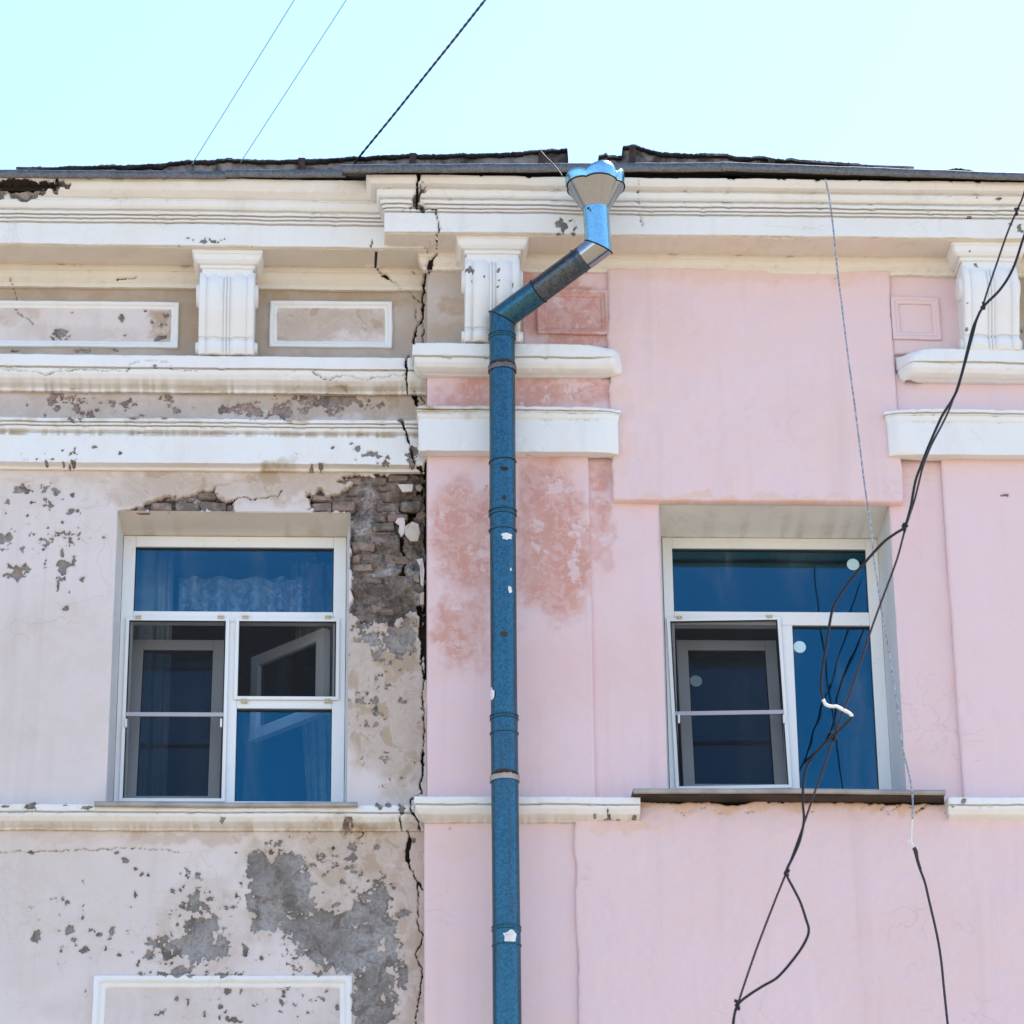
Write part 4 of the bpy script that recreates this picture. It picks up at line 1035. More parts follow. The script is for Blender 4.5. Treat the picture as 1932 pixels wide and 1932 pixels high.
# ------------------------------------------------------------------ window reveals
def reveal(W, Yw, mat_top, mat_side, lab, seed):
    """splayed head and jambs from the wall face to the window frame"""
    def strip(a0, a1, b0, b1, name, mat, label):
        """surface between wall edge a0-a1 and frame edge b0-b1"""
        n, m = 14, 60
        u, v = np.meshgrid(np.linspace(0, 1, m), np.linspace(0, 1, n))
        a0_, a1_, b0_, b1_ = map(np.array, (a0, a1, b0, b1))
        V = (a0_ * (1 - u[..., None]) + a1_ * u[..., None]) * (1 - v[..., None]) + (b0_ * (1 - u[..., None]) + b1_ * u[..., None]) * v[..., None]
        env = (np.sin(np.pi * v) ** .5)
        V[..., 2] += env * .005 * fbm(V[..., 0] * 5 + seed, V[..., 1] * 9 + V[..., 2] * 5, 401, 4)
        V[..., 0] += env * .004 * fbm(V[..., 2] * 5 + seed, V[..., 1] * 9, 403, 4)
        st = sstep(.6, .75, vnoise(V[..., 0] * 22, V[..., 2] * 2, 407)) * .5 * v if name == 'window_head' else 0 * v
        mesh_obj(name, V.reshape(-1, 3), grid_faces(n, m), mat, building, smooth=True, label=label, attrs=dict(stain=st, peel=0 * v - .05, crack=0 * v - .05, deep=0 * v - .05))
    e = .004
    x0, x1, z0, z1 = W['x0'] - e, W['x1'] + e, W['z0'] - .03, W['z1'] + e
    f0, f1, g0, g1 = W['fx0'], W['fx1'], W['fz0'] - .03, W['fz1']
    strip((x0, Yw, z1), (x1, Yw, z1), (f0, W['Yf'] + .03, g1), (f1, W['Yf'] + .03, g1), 'window_head', mat_top, lab + ' plastered window head')
    strip((x0, Yw, z0), (x0, Yw, z1), (f0, W['Yf'] + .03, g0), (f0, W['Yf'] + .03, g1), 'window_jamb', mat_side, None)
    strip((x1, Yw, z0), (x1, Yw, z1), (f1, W['Yf'] + .03, g0), (f1, W['Yf'] + .03, g1), 'window_jamb', mat_side, None)
reveal(WL, .0, M_head, M_reveal, 'tan drip-stained', 1.0)
reveal(WR, YR, M_head2, M_reveal, 'wrinkled grey-cream', 7.0)

# ------------------------------------------------------------------ rooms behind the windows
def room(W, label):
    x0, x1 = W['fx0'] - .5, W['fx1'] + .5; y0, y1 = W['Yf'] + .075, W['Yf'] + 4.2; z0, z1 = W['fz0'] - .9, W['fz1'] + .22
    bm = bmesh.new()
    def q(*p): bm.faces.new([bm.verts.new(c) for c in p])
    q((x0, y1, z0), (x1, y1, z0), (x1, y1, z1), (x0, y1, z1)); q((x0, y0, z0), (x0, y1, z0), (x0, y1, z1), (x0, y0, z1)); q((x1, y0, z0), (x1, y0, z1), (x1, y1, z1), (x1, y1, z0))
    q((x0, y0, z0), (x1, y0, z0), (x1, y1, z0), (x0, y1, z0))
    a0, a1, b0, b1 = W['fx0'] + .02, W['fx1'] - .02, W['fz0'] + .02, W['fz1'] - .02      # front wall round the opening
    q((x0, y0, z0), (x0, y0, z1), (a0, y0, z1), (a0, y0, z0)); q((a1, y0, z0), (a1, y0, z1), (x1, y0, z1), (x1, y0, z0))
    q((a0, y0, b1), (a0, y0, z1), (a1, y0, z1), (a1, y0, b1)); q((a0, y0, z0), (a0, y0, b0), (a1, y0, b0), (a1, y0, z0))
    me = bm_obj('room_wall', bm, M_room, building, label=label)
    bm = bmesh.new(); add_box(bm, x0, x1, y0, y1, z1, z1 + .1); bm_obj('room_ceiling', bm, M_ceil, building)
room(WL, 'dim room behind the left window'); room(WR, 'dim room behind the right window')

# ------------------------------------------------------------------ windows
def rects(name, boxes, mat, parent, bevel=.003, **kw):
    bm = bmesh.new()
    for b in boxes: add_box(bm, *b)
    return bm_obj(name, bm, mat, parent, bevel=bevel, **kw)

def pane(x0, x1, z0, z1, Y, parent, **kw):
    g = rects('pane', [(x0, x1, Y, Y + .006, z0, z1)], M_glass, parent, bevel=0, **kw)
    w_ = .007                                     # black gasket round the glass
    rects('gasket', [(x0 - .003, x1 + .003, Y - .008, Y + .004, z1 - w_ * 1.6, z1 + .002), (x0 - .003, x1 + .003, Y - .008, Y + .004, z0 - .002, z0 + w_ * .6),
                     (x0 - .003, x0 + w_ * .6, Y - .0075, Y + .0035, z0, z1), (x1 - w_ * .6, x1 + .003, Y - .0075, Y + .0035, z0, z1)], M_gask, parent, bevel=0)
    return g

def open_sash(name, wd, ht, fw, parent, loc, rx=0.0, rz=0.0, label=None, sticker=None):
    """glazed sash in its own axes: x 0..wd, z 0..ht"""
    bm = bmesh.new(); t = .055
    for b in ((0, fw, 0, t, 0, ht), (wd - fw, wd, 0, t, 0, ht), (fw, wd - fw, 0.001, t - .001, 0, fw), (fw, wd - fw, 0.001, t - .001, ht - fw, ht)): add_box(bm, *b)
    o = bm_obj(name, bm, M_pvc, parent, bevel=.004, label=label)
    mt = Matrix.Translation(Vector(loc)) @ Matrix.Rotation(rz, 4, 'Z') @ Matrix.Rotation(rx, 4, 'X')
    o.matrix_basis = mt
    def sub(nm, bxs, mat):
        bm = bmesh.new()
        for b in bxs: add_box(bm, *b)
        c = bm_obj(nm, bm, mat, parent); c.matrix_basis = mt; return c
    sub('pane', [(fw - .002, wd - fw + .002, .022, .028, fw - .002, ht - fw + .002)], M_glass)
    g = .008
    sub('gasket', [(fw - .001, wd - fw + .001, .010, .024, ht - fw - g * 1.3, ht - fw + .001), (fw - .001, fw + g * .6, .011, .023, fw, ht - fw), (wd - fw - g * .6, wd - fw + .001, .011, .023, fw, ht - fw)], M_gask)
    if sticker:
        bm = bmesh.new(); bmesh.ops.create_cone(bm, cap_ends=True, segments=28, radius1=.036, radius2=.036, depth=.002)
        bmesh.ops.rotate(bm, verts=bm.verts, matrix=Matrix.Rotation(math.pi / 2, 3, 'X')); bmesh.ops.translate(bm, verts=bm.verts, vec=(sticker[0], .019, sticker[1]))
        c = bm_obj('sticker', bm, M_round, parent, label='faint round sticker on the tilted sash'); c.matrix_basis = mt
    return o

def insect_screen(x0, x1, z0, z1, Y, bar, parent, rot=0.0, label=None):
    f = .020
    pv = Vector(((x0 + x1) / 2, Y, z1))
    mt = Matrix.Translation(pv) @ Matrix.Rotation(rot, 4, 'Y')
    X0, X1, Z0 = x0 - pv.x, x1 - pv.x, z0 - pv.z
    def sub(nm, bxs, mat, bv=.002, **kw):
        bm = bmesh.new()
        for b in bxs: add_box(bm, *b)
        c = bm_obj(nm, bm, mat, parent, bevel=bv, **kw); c.matrix_basis = mt; return c
    sub('screen_frame', [(X0, X0 + f, 0, .012, Z0, 0), (X1 - f, X1, 0, .012, Z0, 0), (X0 + f, X1 - f, .0005, .0115, -f, 0), (X0 + f, X1 - f, .0005, .0115, Z0, Z0 + f)], M_pvc, label=label)
    sub('screen_edge', [(X0 + f, X0 + f + .006, -.001, .008, Z0 + f, -f), (X1 - f - .006, X1 - f, -.001, .008, Z0 + f, -f), (X0 + f + .006, X1 - f - .006, -.0005, .0075, -f - .006, -f)], M_gask, 0)
    sub('screen_mesh', [(X0 + f * .8, X1 - f * .8, .005, .0056, Z0 + f * .8, -f * .8)], M_screen, 0)
    if bar is not None: sub('screen_bar', [(X0 + f * .9, X1 - f * .9, -.004, .010, bar - pv.z - .012, bar - pv.z + .012)], M_sillbar)
M_sillbar = simple('grey_screen_bar', (.42, .40, .44), .5)

def clip(x, y, Y, parent):
    q = P(x, y, Y)
    rects('screen_clip', [(q[0] - .019, q[0] + .019, Y - .012, Y + .004, q[2] - .018, q[2] + .006), (q[0] - .012, q[0] + .012, Y - .018, Y - .010, q[2] - .014, q[2] + .002)], M_clip, parent, bevel=.0015)
    rects('screw', [(q[0] - .010, q[0] - .005, Y - .0195, Y - .016, q[2] - .008, q[2] - .003), (q[0] + .005, q[0] + .010, Y - .0195, Y - .016, q[2] - .008, q[2] - .003)], M_gask, parent, bevel=0)

# --- left window
Yf = WL['Yf']
win = empty('window', ((WL['fx0'] + WL['fx1']) / 2, Yf, WL['fz0']), building, label='white plastic window of the peeling left wall with two insect screens and an open sash')
x = lambda px, py: PX(px, py, Yf)
z = lambda py, px=440: PZ(py, px, Yf)
fx0, fx1, fz0, fz1 = WL['fx0'], WL['fx1'], WL['fz0'], WL['fz1']
gx0, gx1 = x(256, 1034), x(630, 1034)
mx0, mx1 = x(425, 1240), x(449, 1240)
rects('frame', [(fx0, gx0, Yf, Yf + .07, fz0, fz1), (gx1, fx1, Yf, Yf + .07, fz0, fz1), (gx0, gx1, Yf + .0012, Yf + .07, z(1032), fz1), (gx0, gx1, Yf + .0012, Yf + .07, z(1173), z(1153.5)),
                (mx0, mx1, Yf + .0024, Yf + .07, fz0, z(1173)), (mx1, gx1, Yf + .0012, Yf + .07, z(1336), z(1319)), (gx0, gx1, Yf + .0036, Yf + .07, fz0, z(1511))], M_pvc, win, bevel=.005)
pane(gx0, gx1, z(1153.5), z(1032), Yf + .025, win, label='transom pane with lace curtain behind')
pane(mx1, gx1, z(1512), z(1336), Yf + .025, win, label='lower right pane reflecting blue sky')
insect_screen(x(238, 1170), x(433, 1170), z(1514), z(1167), Yf - .014, z(1350), win, label='tall insect screen on the left half of the left window')
insect_screen(x(445, 1170), x(641, 1170), z(1321), z(1167), Yf - .014, None, win, label='small insect screen over the open casement')
for cx_, cy_ in ((261, 1164), (417, 1164), (463, 1164), (619, 1164), (461, 1321), (618, 1321)): clip(cx_, cy_, Yf - .004, win)
for cx_ in (238.5, 417.5):
    q = P(cx_, 1365, Yf); rects('screen_handle', [(q[0] - .006, q[0] + .006, Yf - .03, Yf - .012, q[2] - .03, q[2] + .02)], M_pvc, win)
sx0, sx1 = PX(249, 1210, .48), PX(424, 1210, .48)
zt = PZ(1206, 335, .50); zb = fz0 + .01
open_sash('tilted_sash', sx1 - sx0, (zt - zb) / math.cos(.16), .066, win, (sx0, Yf + .075, zb), rx=-.16, label='sash tilted inwards behind the tall screen')
hx, fxp = P(624, 1188, .34), P(487, 1253, .84)
zt = float(hx[2]); zb = PZ(1402, 490, .84)
wd = math.hypot(hx[0] - fxp[0], .50); ang = math.atan2(.50, fxp[0] - hx[0])
open_sash('open_casement', wd, zt - zb, .066, win, (float(hx[0]), .34, zb), rz=ang, label='casement swung into the room behind the small screen')

# --- right window
Yf = WR['Yf']
win2 = empty('window', ((WR['fx0'] + WR['fx1']) / 2, Yf, WR['fz0']), building, label='white plastic window of the pink wall with one askew insect screen and round stickers')
x = lambda px, py: PX(px, py, Yf)
z = lambda py, px=1460: PZ(py, px, Yf)
fx0, fx1, fz0, fz1 = WR['fx0'], WR['fx1'], WR['fz0'], WR['fz1']
gx0, gx1 = x(1268, 1035), x(1633, 1035)
mx0, mx1 = x(1471, 1180), x(1495, 1182)
rects('frame', [(fx0, gx0, Yf, Yf + .07, fz0, fz1), (gx1, fx1, Yf, Yf + .07, fz0, fz1), (gx0, gx1, Yf + .0012, Yf + .07, z(1035), fz1), (gx0, gx1, Yf + .0012, Yf + .07, z(1179), z(1154)),
                (mx0, mx1, Yf + .0024, Yf + .07, fz0, z(1179)), (gx0, gx1, Yf + .0036, Yf + .07, fz0, z(1488))], M_pvc, win2, bevel=.005)
pane(gx0, gx1, z(1154), z(1035), Yf + .025, win2, label='transom pane with a round sticker in its right corner')
pane(mx1, gx1, z(1489), z(1179), Yf + .025, win2, label='tall right pane reflecting blue sky and cables')
insect_screen(x(1257, 1168), x(1472, 1168), z(1490), z(1167), Yf - .016, z(1347), win2, rot=-.022, label='insect screen hanging slightly askew')
clip(1281, 1165, Yf - .004, win2); clip(1451, 1163, Yf - .004, win2)
for px_, py_, lb in ((1609.5, 1065, 'round sticker in the transom'), (1508.7, 1220.6, 'round sticker at the top of the tall pane')):
    q = P(px_, py_, Yf + .023)
    bm = bmesh.new(); bmesh.ops.create_cone(bm, cap_ends=True, segments=32, radius1=.036, radius2=.036, depth=.002)
    bmesh.ops.rotate(bm, verts=bm.verts, matrix=Matrix.Rotation(math.pi / 2, 3, 'X')); bmesh.ops.translate(bm, verts=bm.verts, vec=(q[0], Yf + .0235, q[2]))
    bm_obj('sticker', bm, M_round, win2, label=lb)
for cx_, cy_ in ((1280, 1358), (1478, 1358)):
    q = P(cx_, cy_, Yf); rects('screen_handle', [(q[0] - .006, q[0] + .006, Yf - .034, Yf - .014, q[2] - .03, q[2] + .02)], M_pvc, win2)
sx0, sx1 = PX(1276, 1210, .50), PX(1465, 1210, .50)
zt = PZ(1208, 1370, .52); zb = fz0 + .01
open_sash('tilted_sash', sx1 - sx0, (zt - zb) / math.cos(.16), .066, win2, (sx0, Yf + .075, zb), rx=-.16, label='sash tilted inwards behind the askew screen', sticker=(PX(1312, 1266, .5) - sx0, .74))

# --- sills
def sill(pts_top, x0, x1, ytop, ylip, ybot, Yback, Yfr, mat, mat_u, label, thick):
    xa, xb = PX(x0, ytop, Yfr), PX(x1, ytop, Yfr); xm = (x0 + x1) / 2
    zt, zl, zu = PZ(ytop, xm, Yfr), PZ(ylip, xm, Yfr), PZ(ybot, xm, Yfr)
    e = empty('window_sill', ((xa + xb) / 2, Yfr, zl), building, label=label)
    n = 60
    xs_ = np.linspace(xa, xb, n)
    sec = [(Yback, zt + .035), (Yfr + .004, zt + .002), (Yfr, zt), (Yfr, zl), (Yfr + .012, zl - .001), (Yfr + .014, zl + .004)]
    V = np.array([[(q, Y + .002 * math.sin(q * 7), Z + .0025 * math.sin(q * 3.1 + 1)) for q in xs_] for Y, Z in sec[::-1]])
    mesh_obj('sill_sheet', V.reshape(-1, 3), grid_faces(len(sec), n), mat, e)
    if thick:
        rects('sill_underside', [(xa + .004, xb - .004, Yfr + .016, Yback + .02, zl - thick, zl + .001)], mat_u, e, bevel=.002)
    return e
sill(None, 178, 675, 1513, 1521.5, 1522, .26, -.145, M_sill, M_silldk, 'thin grey metal sill under the left window', 0)
sill(None, 1195, 1784, 1488.5, 1497, 1500, .28, -.335, M_sill, M_silldk, 'thick brown metal sill under the right window', .006)
# near-black box painting in the shade of the hollow under the right sill
bm = bmesh.new(); add_box(bm, PX(1208, 1500, -.14), PX(1780, 1500, -.14), -.15, -.13, PZ(1535, 1500, -.14), PZ(1492, 1500, -.14)); bm_obj('sill_hollow_shade', bm, M_dark, building)

# ------------------------------------------------------------------ curtains
def drape(name, x0, x1, z0, z1, Y, folds, amp, mat, label, lean=0.0, gather=0.0, scallop=0.0):
    n, m = 40, 160
    u, v = np.meshgrid(np.linspace(0, 1, m), np.linspace(0, 1, n))
    Xc = lerp(x0, x1, u) + lean * (1 - v) + gather * (1 - v) * (.5 - u)
    Zc = lerp(z0, z1, v)
    if scallop: Zc = Zc + (1 - v) * scallop * np.abs(np.sin(u * math.pi * 3)) ** .6
    Yc = Y + amp * np.sin(u * folds * 2 * math.pi + 1.5 * np.sin(u * 7)) * (1 - .4 * v) + .02 * np.sin(v * 3)
    V = np.stack([Xc, Yc, Zc], -1)
    o = mesh_obj(name, V.reshape(-1, 3), grid_faces(n, m), mat, None, smooth=True, label=label, cat='curtain')
    return o
f = WL
drape('curtain', f['fx0'] + .30, f['fx1'] - .22, PZ(1175, 440, .68), PZ(1090, 440, .68), .68, 5, .05, M_curt, 'patterned lace valance across the top of the left window', scallop=.07)
drape('curtain', f['fx0'] - .05, f['fx0'] + .26, f['fz0'] - .5, f['fz1'] + .12, .74, 4, .03, M_drape, 'pale drape at the left side of the left window')
drape('curtain', f['fx1'] - .34, f['fx1'] - .02, f['fz0'] - .5, f['fz1'] + .12, .95, 5, .035, M_drape, 'pale drape at the right side of the left window', gather=.2, lean=.08)
# ------------------------------------------------------------------ eaves
def strip(x0, x1, ya0, ya1, yb0, yb1, Y, label, sag=.004):
    """folded metal drip edge between photo columns x0..x1: front face from rows ya (top) to yb (bottom)"""
    n = max(8, int((x1 - x0) / 12))
    V = []
    for i in range(n + 1):
        t = i / n; px = lerp(x0, x1, t)
        yt, yb = lerp(ya0, ya1, t), lerp(yb0, yb1, t)
        a = P(px, yt, Y); b = P(px, yb, Y)
        w1 = sag * math.sin(px * .043) + sag * .6 * math.sin(px * .11)
        V.append([(a[0], Y + .35, a[2] + .05), (a[0], Y + .012, a[2] + .006 + w1 * .3), (a[0], Y + .002, a[2] + .004 + w1 * .3), (a[0], Y - .002 + w1 * .4, a[2] - .002 + w1 * .3), (b[0], Y + w1 * .5, b[2] + w1 * .4), (b[0], Y + .006, b[2] - .003 + w1 * .4), (b[0], Y + .014, b[2] + .004 + w1 * .4)])
    V = np.array(V).transpose(1, 0, 2)[::-1]
    return mesh_obj('drip_edge', V.reshape(-1, 3), grid_faces(V.shape[0], V.shape[1]), M_strip, roof, label=label)
roof = empty('roof', (0, 0, PZ(330, 900, -.5)), building, label='low roof edge with ragged felt, boards and a bent metal drip edge')
strip(-260, 428, 319, 324, 333, 336.5, -.47, 'drip edge over the left cornice')
strip(425, 652, 320.5, 321, 333.5, 334, -.476, 'short overlapping drip edge piece')
strip(645, 1370, 311, 307, 325, 322.5, -.645, 'long drip edge behind the drain funnel')
strip(1362, 2200, 306, 337, 321, 348, -.652, 'drooping drip edge at the right')

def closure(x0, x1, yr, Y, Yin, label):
    """near-black sheets painting in the shade of the gap between drip edge and cornice"""
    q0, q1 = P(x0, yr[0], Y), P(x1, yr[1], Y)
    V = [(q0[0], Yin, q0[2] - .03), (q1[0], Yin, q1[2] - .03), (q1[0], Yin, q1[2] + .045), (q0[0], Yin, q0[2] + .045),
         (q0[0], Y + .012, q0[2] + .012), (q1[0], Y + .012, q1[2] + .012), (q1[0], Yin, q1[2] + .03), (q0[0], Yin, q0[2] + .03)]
    mesh_obj('eaves_gap_shade', V, [(0, 1, 2, 3), (4, 5, 6, 7)], M_dark, roof, label=label)
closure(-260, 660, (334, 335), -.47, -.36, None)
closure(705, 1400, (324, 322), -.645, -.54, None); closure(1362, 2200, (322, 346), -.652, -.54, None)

# ragged roof deck rising behind the drip edge
deck = [(30, 319), (100, 316), (128, 312.5), (150, 313), (230, 311.5), (310, 307.5), (365, 302), (430, 301), (503, 303), (560, 300.5), (617, 298.5), (680, 296), (738, 291.7), (800, 291), (872, 290), (933, 288.5), (1000, 285), (1056, 281.7), (1071.5, 279.5), (1072.5, 308)]
deck2 = [(1128, 309), (1129, 295.5), (1144.5, 291), (1147, 296), (1174, 296), (1174.5, 277.5), (1194, 273), (1243, 286.5), (1300, 290), (1346, 292.5), (1451, 298), (1561, 308), (1640, 313), (1716, 317.5), (1726, 320)]
deck3 = [(1780, 322), (1790, 320), (1805, 316.5), (1825, 319), (1836, 322)]
def deck_piece(poly, Y, base, seed, felt=5.4, board=True):
    xs_ = np.arange(poly[0][0], poly[-1][0] + .01, 1.6)
    ys_ = np.interp(xs_, [p[0] for p in poly], [p[1] for p in poly])
    jag = 1.8 * fbm(xs_ * .22, xs_ * 0 + seed, 501, 4, .75)
    top, mid, low, bk, bk2 = [], [], [], [], []
    ft = felt * (.7 + .9 * np.clip(fbm(xs_ * .03, xs_ * 0 + seed, 503, 3) + .2, -.4, 1))
    for px, py, j, f_ in zip(xs_, ys_, jag, ft):
        b = base(px)
        py2 = min(py + j, b - .5); pm = min(py2 + max(f_, 1), b)
        top.append(P(px, py2, Y - .02)); mid.append(P(px, pm + .8 * math.sin(px * 1.7) * .5, Y - .022)); low.append(P(px, pm, Y)); bk.append(P(px, b + 4, Y))
        q = P(px, py2, Y - .02).copy(); q[1] += .25; bk2.append(q)
    n = len(xs_)
    if board:
        lowb = [(q[0], Y + .001, q[2] + .02) for q in low]
        mesh_obj('roof_board', np.array([bk, lowb]).reshape(-1, 3), grid_faces(2, n), M_board, roof, label='weathered grey board edge')
    under = [(q[0], Y + .01, q[2]) for q in mid]
    arr = np.array([under, mid, top, bk2])
    arr[1, :, 1] += .006 * fbm(xs_ * .2, xs_ * 0 + 3 + seed, 505, 3)
    mesh_obj('roofing_felt', arr.reshape(-1, 3), grid_faces(4, n), M_felt, roof, label='ragged black roofing felt')
bl = lambda px: np.interp(px, [0, 428, 652, 653, 1370, 1932], [320, 324, 321, 311, 308, 326])
deck_piece(deck[:7], -.40, bl, 1.0, felt=8)
deck_piece(deck[6:], -.42, bl, 2.0)
deck_piece(deck2, -.57, bl, 3.0)
deck_piece(deck3, -.57, bl, 4.0, felt=8, board=False)
for px, y0, y1, Y in ((569, 299, 322, -.44), (779, 290, 312, -.44), (1022, 284, 309, -.44), (1193, 277, 309, -.60), (1455, 300, 311, -.60)):
    a, b = P(px - 6.5, y0, Y), P(px + 6.5, y1, Y)
    rects('iron_strap', [(a[0], b[0], Y - .012, Y - .002, b[2] - .02, a[2])], M_rust, roof, bevel=.002)
# roof slope and the rest of the volume that keeps sun and sky out
ze = PZ(322, 966, -.5)
mesh_obj('roof_slope', [(XL - .3, -.30, ze), (XR + .3, -.30, ze), (XR + .3, 6, ze + 1.6), (XL - .3, 6, ze + 1.6), (XR + .3, 12, ze), (XL - .3, 12, ze)], [(0, 1, 2, 3), (3, 2, 4, 5)], M_felt, roof)
mesh_obj('gable_wall', [(XL, .02, 0), (XL, 12, 0), (XL, 12, ze), (XL, .02, ze), (XR, YR + .02, 0), (XR, 12, 0), (XR, 12, ze), (XR, YR + .02, ze)], [(0, 1, 2, 3), (4, 7, 6, 5), (1, 5, 6, 2)], M_left, building)

# ------------------------------------------------------------------ drainpipe
YP = -.405
pipe_top = P(947, 612, YP); 
drain = empty('drainpipe', (PX(956, 1930, YP), YP, 0), label='blue-grey galvanised drainpipe with funnel head running down the pilaster', cat='drainpipe')
RP = .0735
def pc(y):                                                    # pipe axis at photo row y: it leans a little
    return P(np.interp(y, [590, 1000, 1400, 1932], [947.3, 948.6, 951.5, 957.5]), y, YP)
cuts = [575, 640, 872, 965, 1002, 1352, 1385, 1750, 1785, 2000]
fpx = P(1124, 392, -.735)
e1 = P(1129, 466, -.735)
for a, b, r_ in ((640, 872, RP), (872, 965, RP * 1.01), (965, 1352, RP * .99), (1352, 1750, RP * 1.01), (1750, 2000, RP * 1.03)):
    tube('pipe_section', [pc(a - 3), pc(b)], r_, M_zinc, drain, seg=40, closed_ends=False)
lowp = pc(2000)
tube('pipe_section', [lowp, (lowp[0] + .01, lowp[1], .3)], RP * 1.03, M_zinc, drain, seg=40, closed_ends=False)
def collar(y, r_, h_, mat, nm='pipe_bead', tilt=0.0, rad=.006):
    c0 = pc(y); pts = []
    for k in range(41):
        t = 2 * math.pi * k / 40
        pts.append((c0[0] + r_ * math.cos(t), c0[1] + r_ * math.sin(t), c0[2] + tilt * math.cos(t)))
    return tube(nm, pts, rad, mat, drain, seg=8, closed_ends=False)
for y_ in (633, 640, 965, 973, 1002, 1352, 1358, 1385, 1750, 1756, 1785): collar(y_ , RP + .001, 0, M_zinc)
collar(873, RP + .002, 0, M_dark, 'open_seam', .004, .0035)
for y_ in (697, 1470):                                        # wall clamps with rusty upper edge
    c0 = pc(y_)
    V, Fc = [], []
    n = 40
    for k in range(n):
        t = 2 * math.pi * k / n
        for rr, dz in ((RP + .002, -.018), (RP + .008, -.018), (RP + .008, .016), (RP + .002, .016)): V.append((c0[0] + rr * math.cos(t), c0[1] + rr * math.sin(t), c0[2] + dz))
    for k in range(n):
        for j in range(4):
            a = k * 4 + j; b = k * 4 + (j + 1) % 4; c_ = ((k + 1) % n) * 4 + (j + 1) % 4; d = ((k + 1) % n) * 4 + j
            Fc.append((a, b, c_, d))
    mesh_obj('pipe_clamp', V, Fc, M_sill if y_ > 1000 else M_strip, drain, label='clamp band holding the pipe')
    bm = bmesh.new()
    for k in range(26):                                       # rust crust and a twist of wire on top of the band
        t = math.radians(-150 + 120 * k / 25); rr = RP + .007
        s_ = .006 + .010 * random.random() * math.sin(math.pi * k / 25)
        r = bmesh.ops.create_icosphere(bm, subdivisions=1, radius=s_)
        bmesh.ops.translate(bm, verts=r['verts'], vec=(c0[0] + rr * math.cos(t), c0[1] + rr * math.sin(t), c0[2] + .016 + .006 * math.sin(math.pi * k / 25)))
    bm_obj('rust_crust', bm, M_rust, drain, label='black rusty crust along the top of the clamp')
    rects('wall_spike', [(c0[0] - .008, c0[0] + .008, c0[1] + RP, YB + .02, c0[2] - .008, c0[2] + .008)], M_rust, drain)

# elbows
axis_dn = Vector(pc(640)) - Vector(pc(590))
b0 = Vector(pc(600)); b1 = Vector(e1)
mid = b0.lerp(b1, .38); mid2 = b0.lerp(b1, .86)
def seg_mitre(nm, pa, pb, pprev, pnext, r_, mat, label=None, seg=40):
    """straight pipe between pa and pb cut on the mitre planes with its neighbours"""
    d = (pb - pa).normalized()
    n0 = (d + (pa - pprev).normalized()).normalized() if pprev is not None else d
    n1 = (d + (pnext - pb).normalized()).normalized() if pnext is not None else d
    u = d.orthogonal().normalized(); vv = d.cross(u)
    V, Fc = [], []
    for p, nn in ((pa, n0), (pb, n1)):
        for k in range(seg):
            q = (u * math.cos(2 * math.pi * k / seg) + vv * math.sin(2 * math.pi * k / seg)) * r_
            V.append(p + q - d * (q.dot(nn) / d.dot(nn)))
    for k in range(seg): Fc.append((k, (k + 1) % seg, seg + (k + 1) % seg, seg + k))
    # rolled rims
    for base in (0, seg):
        pts = [V[base + k] for k in range(seg)] + [V[base]]
        if (base == 0 and pprev is not None) or (base == seg and pnext is not None):
            tube('elbow_seam', [tuple(q) for q in pts], .0045, M_gask, drain, seg=6, closed_ends=False)
    return mesh_obj(nm, [tuple(q) for q in V], Fc, mat, drain, smooth=True, label=label)
top_v = Vector(pc(640)); 
seg_mitre('elbow', b0, top_v, b1, None, RP * 1.0, M_zinc)
seg_mitre('elbow', mid, b0, None, top_v, RP * 1.02, M_zinc)
seg_mitre('sloping_pipe', mid2, mid, None, None, RP * 1.0, M_zincdk, 'sloping length of pipe between the two elbows')
neck_top = Vector(fpx)
seg_mitre('elbow', b1, mid2, neck_top, None, RP * 1.03, M_silver)
seg_mitre('neck', neck_top, b1, None, mid2, RP * 1.02, M_zincnew, 'bright vertical neck under the funnel')
d_ = (b1 - b0).normalized()
for t in (.38, .80):
    q = b0.lerp(b1, t); u = d_.orthogonal().normalized(); vv = d_.cross(u)
    tube('pipe_bead', [tuple(q + (u * math.cos(2 * math.pi * k / 40) + vv * math.sin(2 * math.pi * k / 40)) * (RP + .002)) for k in range(41)], .0045, M_gask if t < .5 else M_zinc, drain, seg=8, closed_ends=False)
up = Vector((0, -.35, .94)); up = (up - d_ * up.dot(d_)).normalized(); sd_ = d_.cross(up)
sm = (up * .80 - sd_ * .0).normalized()
tube('pipe_seam', [tuple(b0.lerp(b1, t) + (Vector((0, -1, .15)) - d_ * Vector((0, -1, .15)).dot(d_)).normalized() * (RP + .001) + up * .02) for t in np.linspace(.39, .84, 12)], .003, M_gask, drain, seg=6)

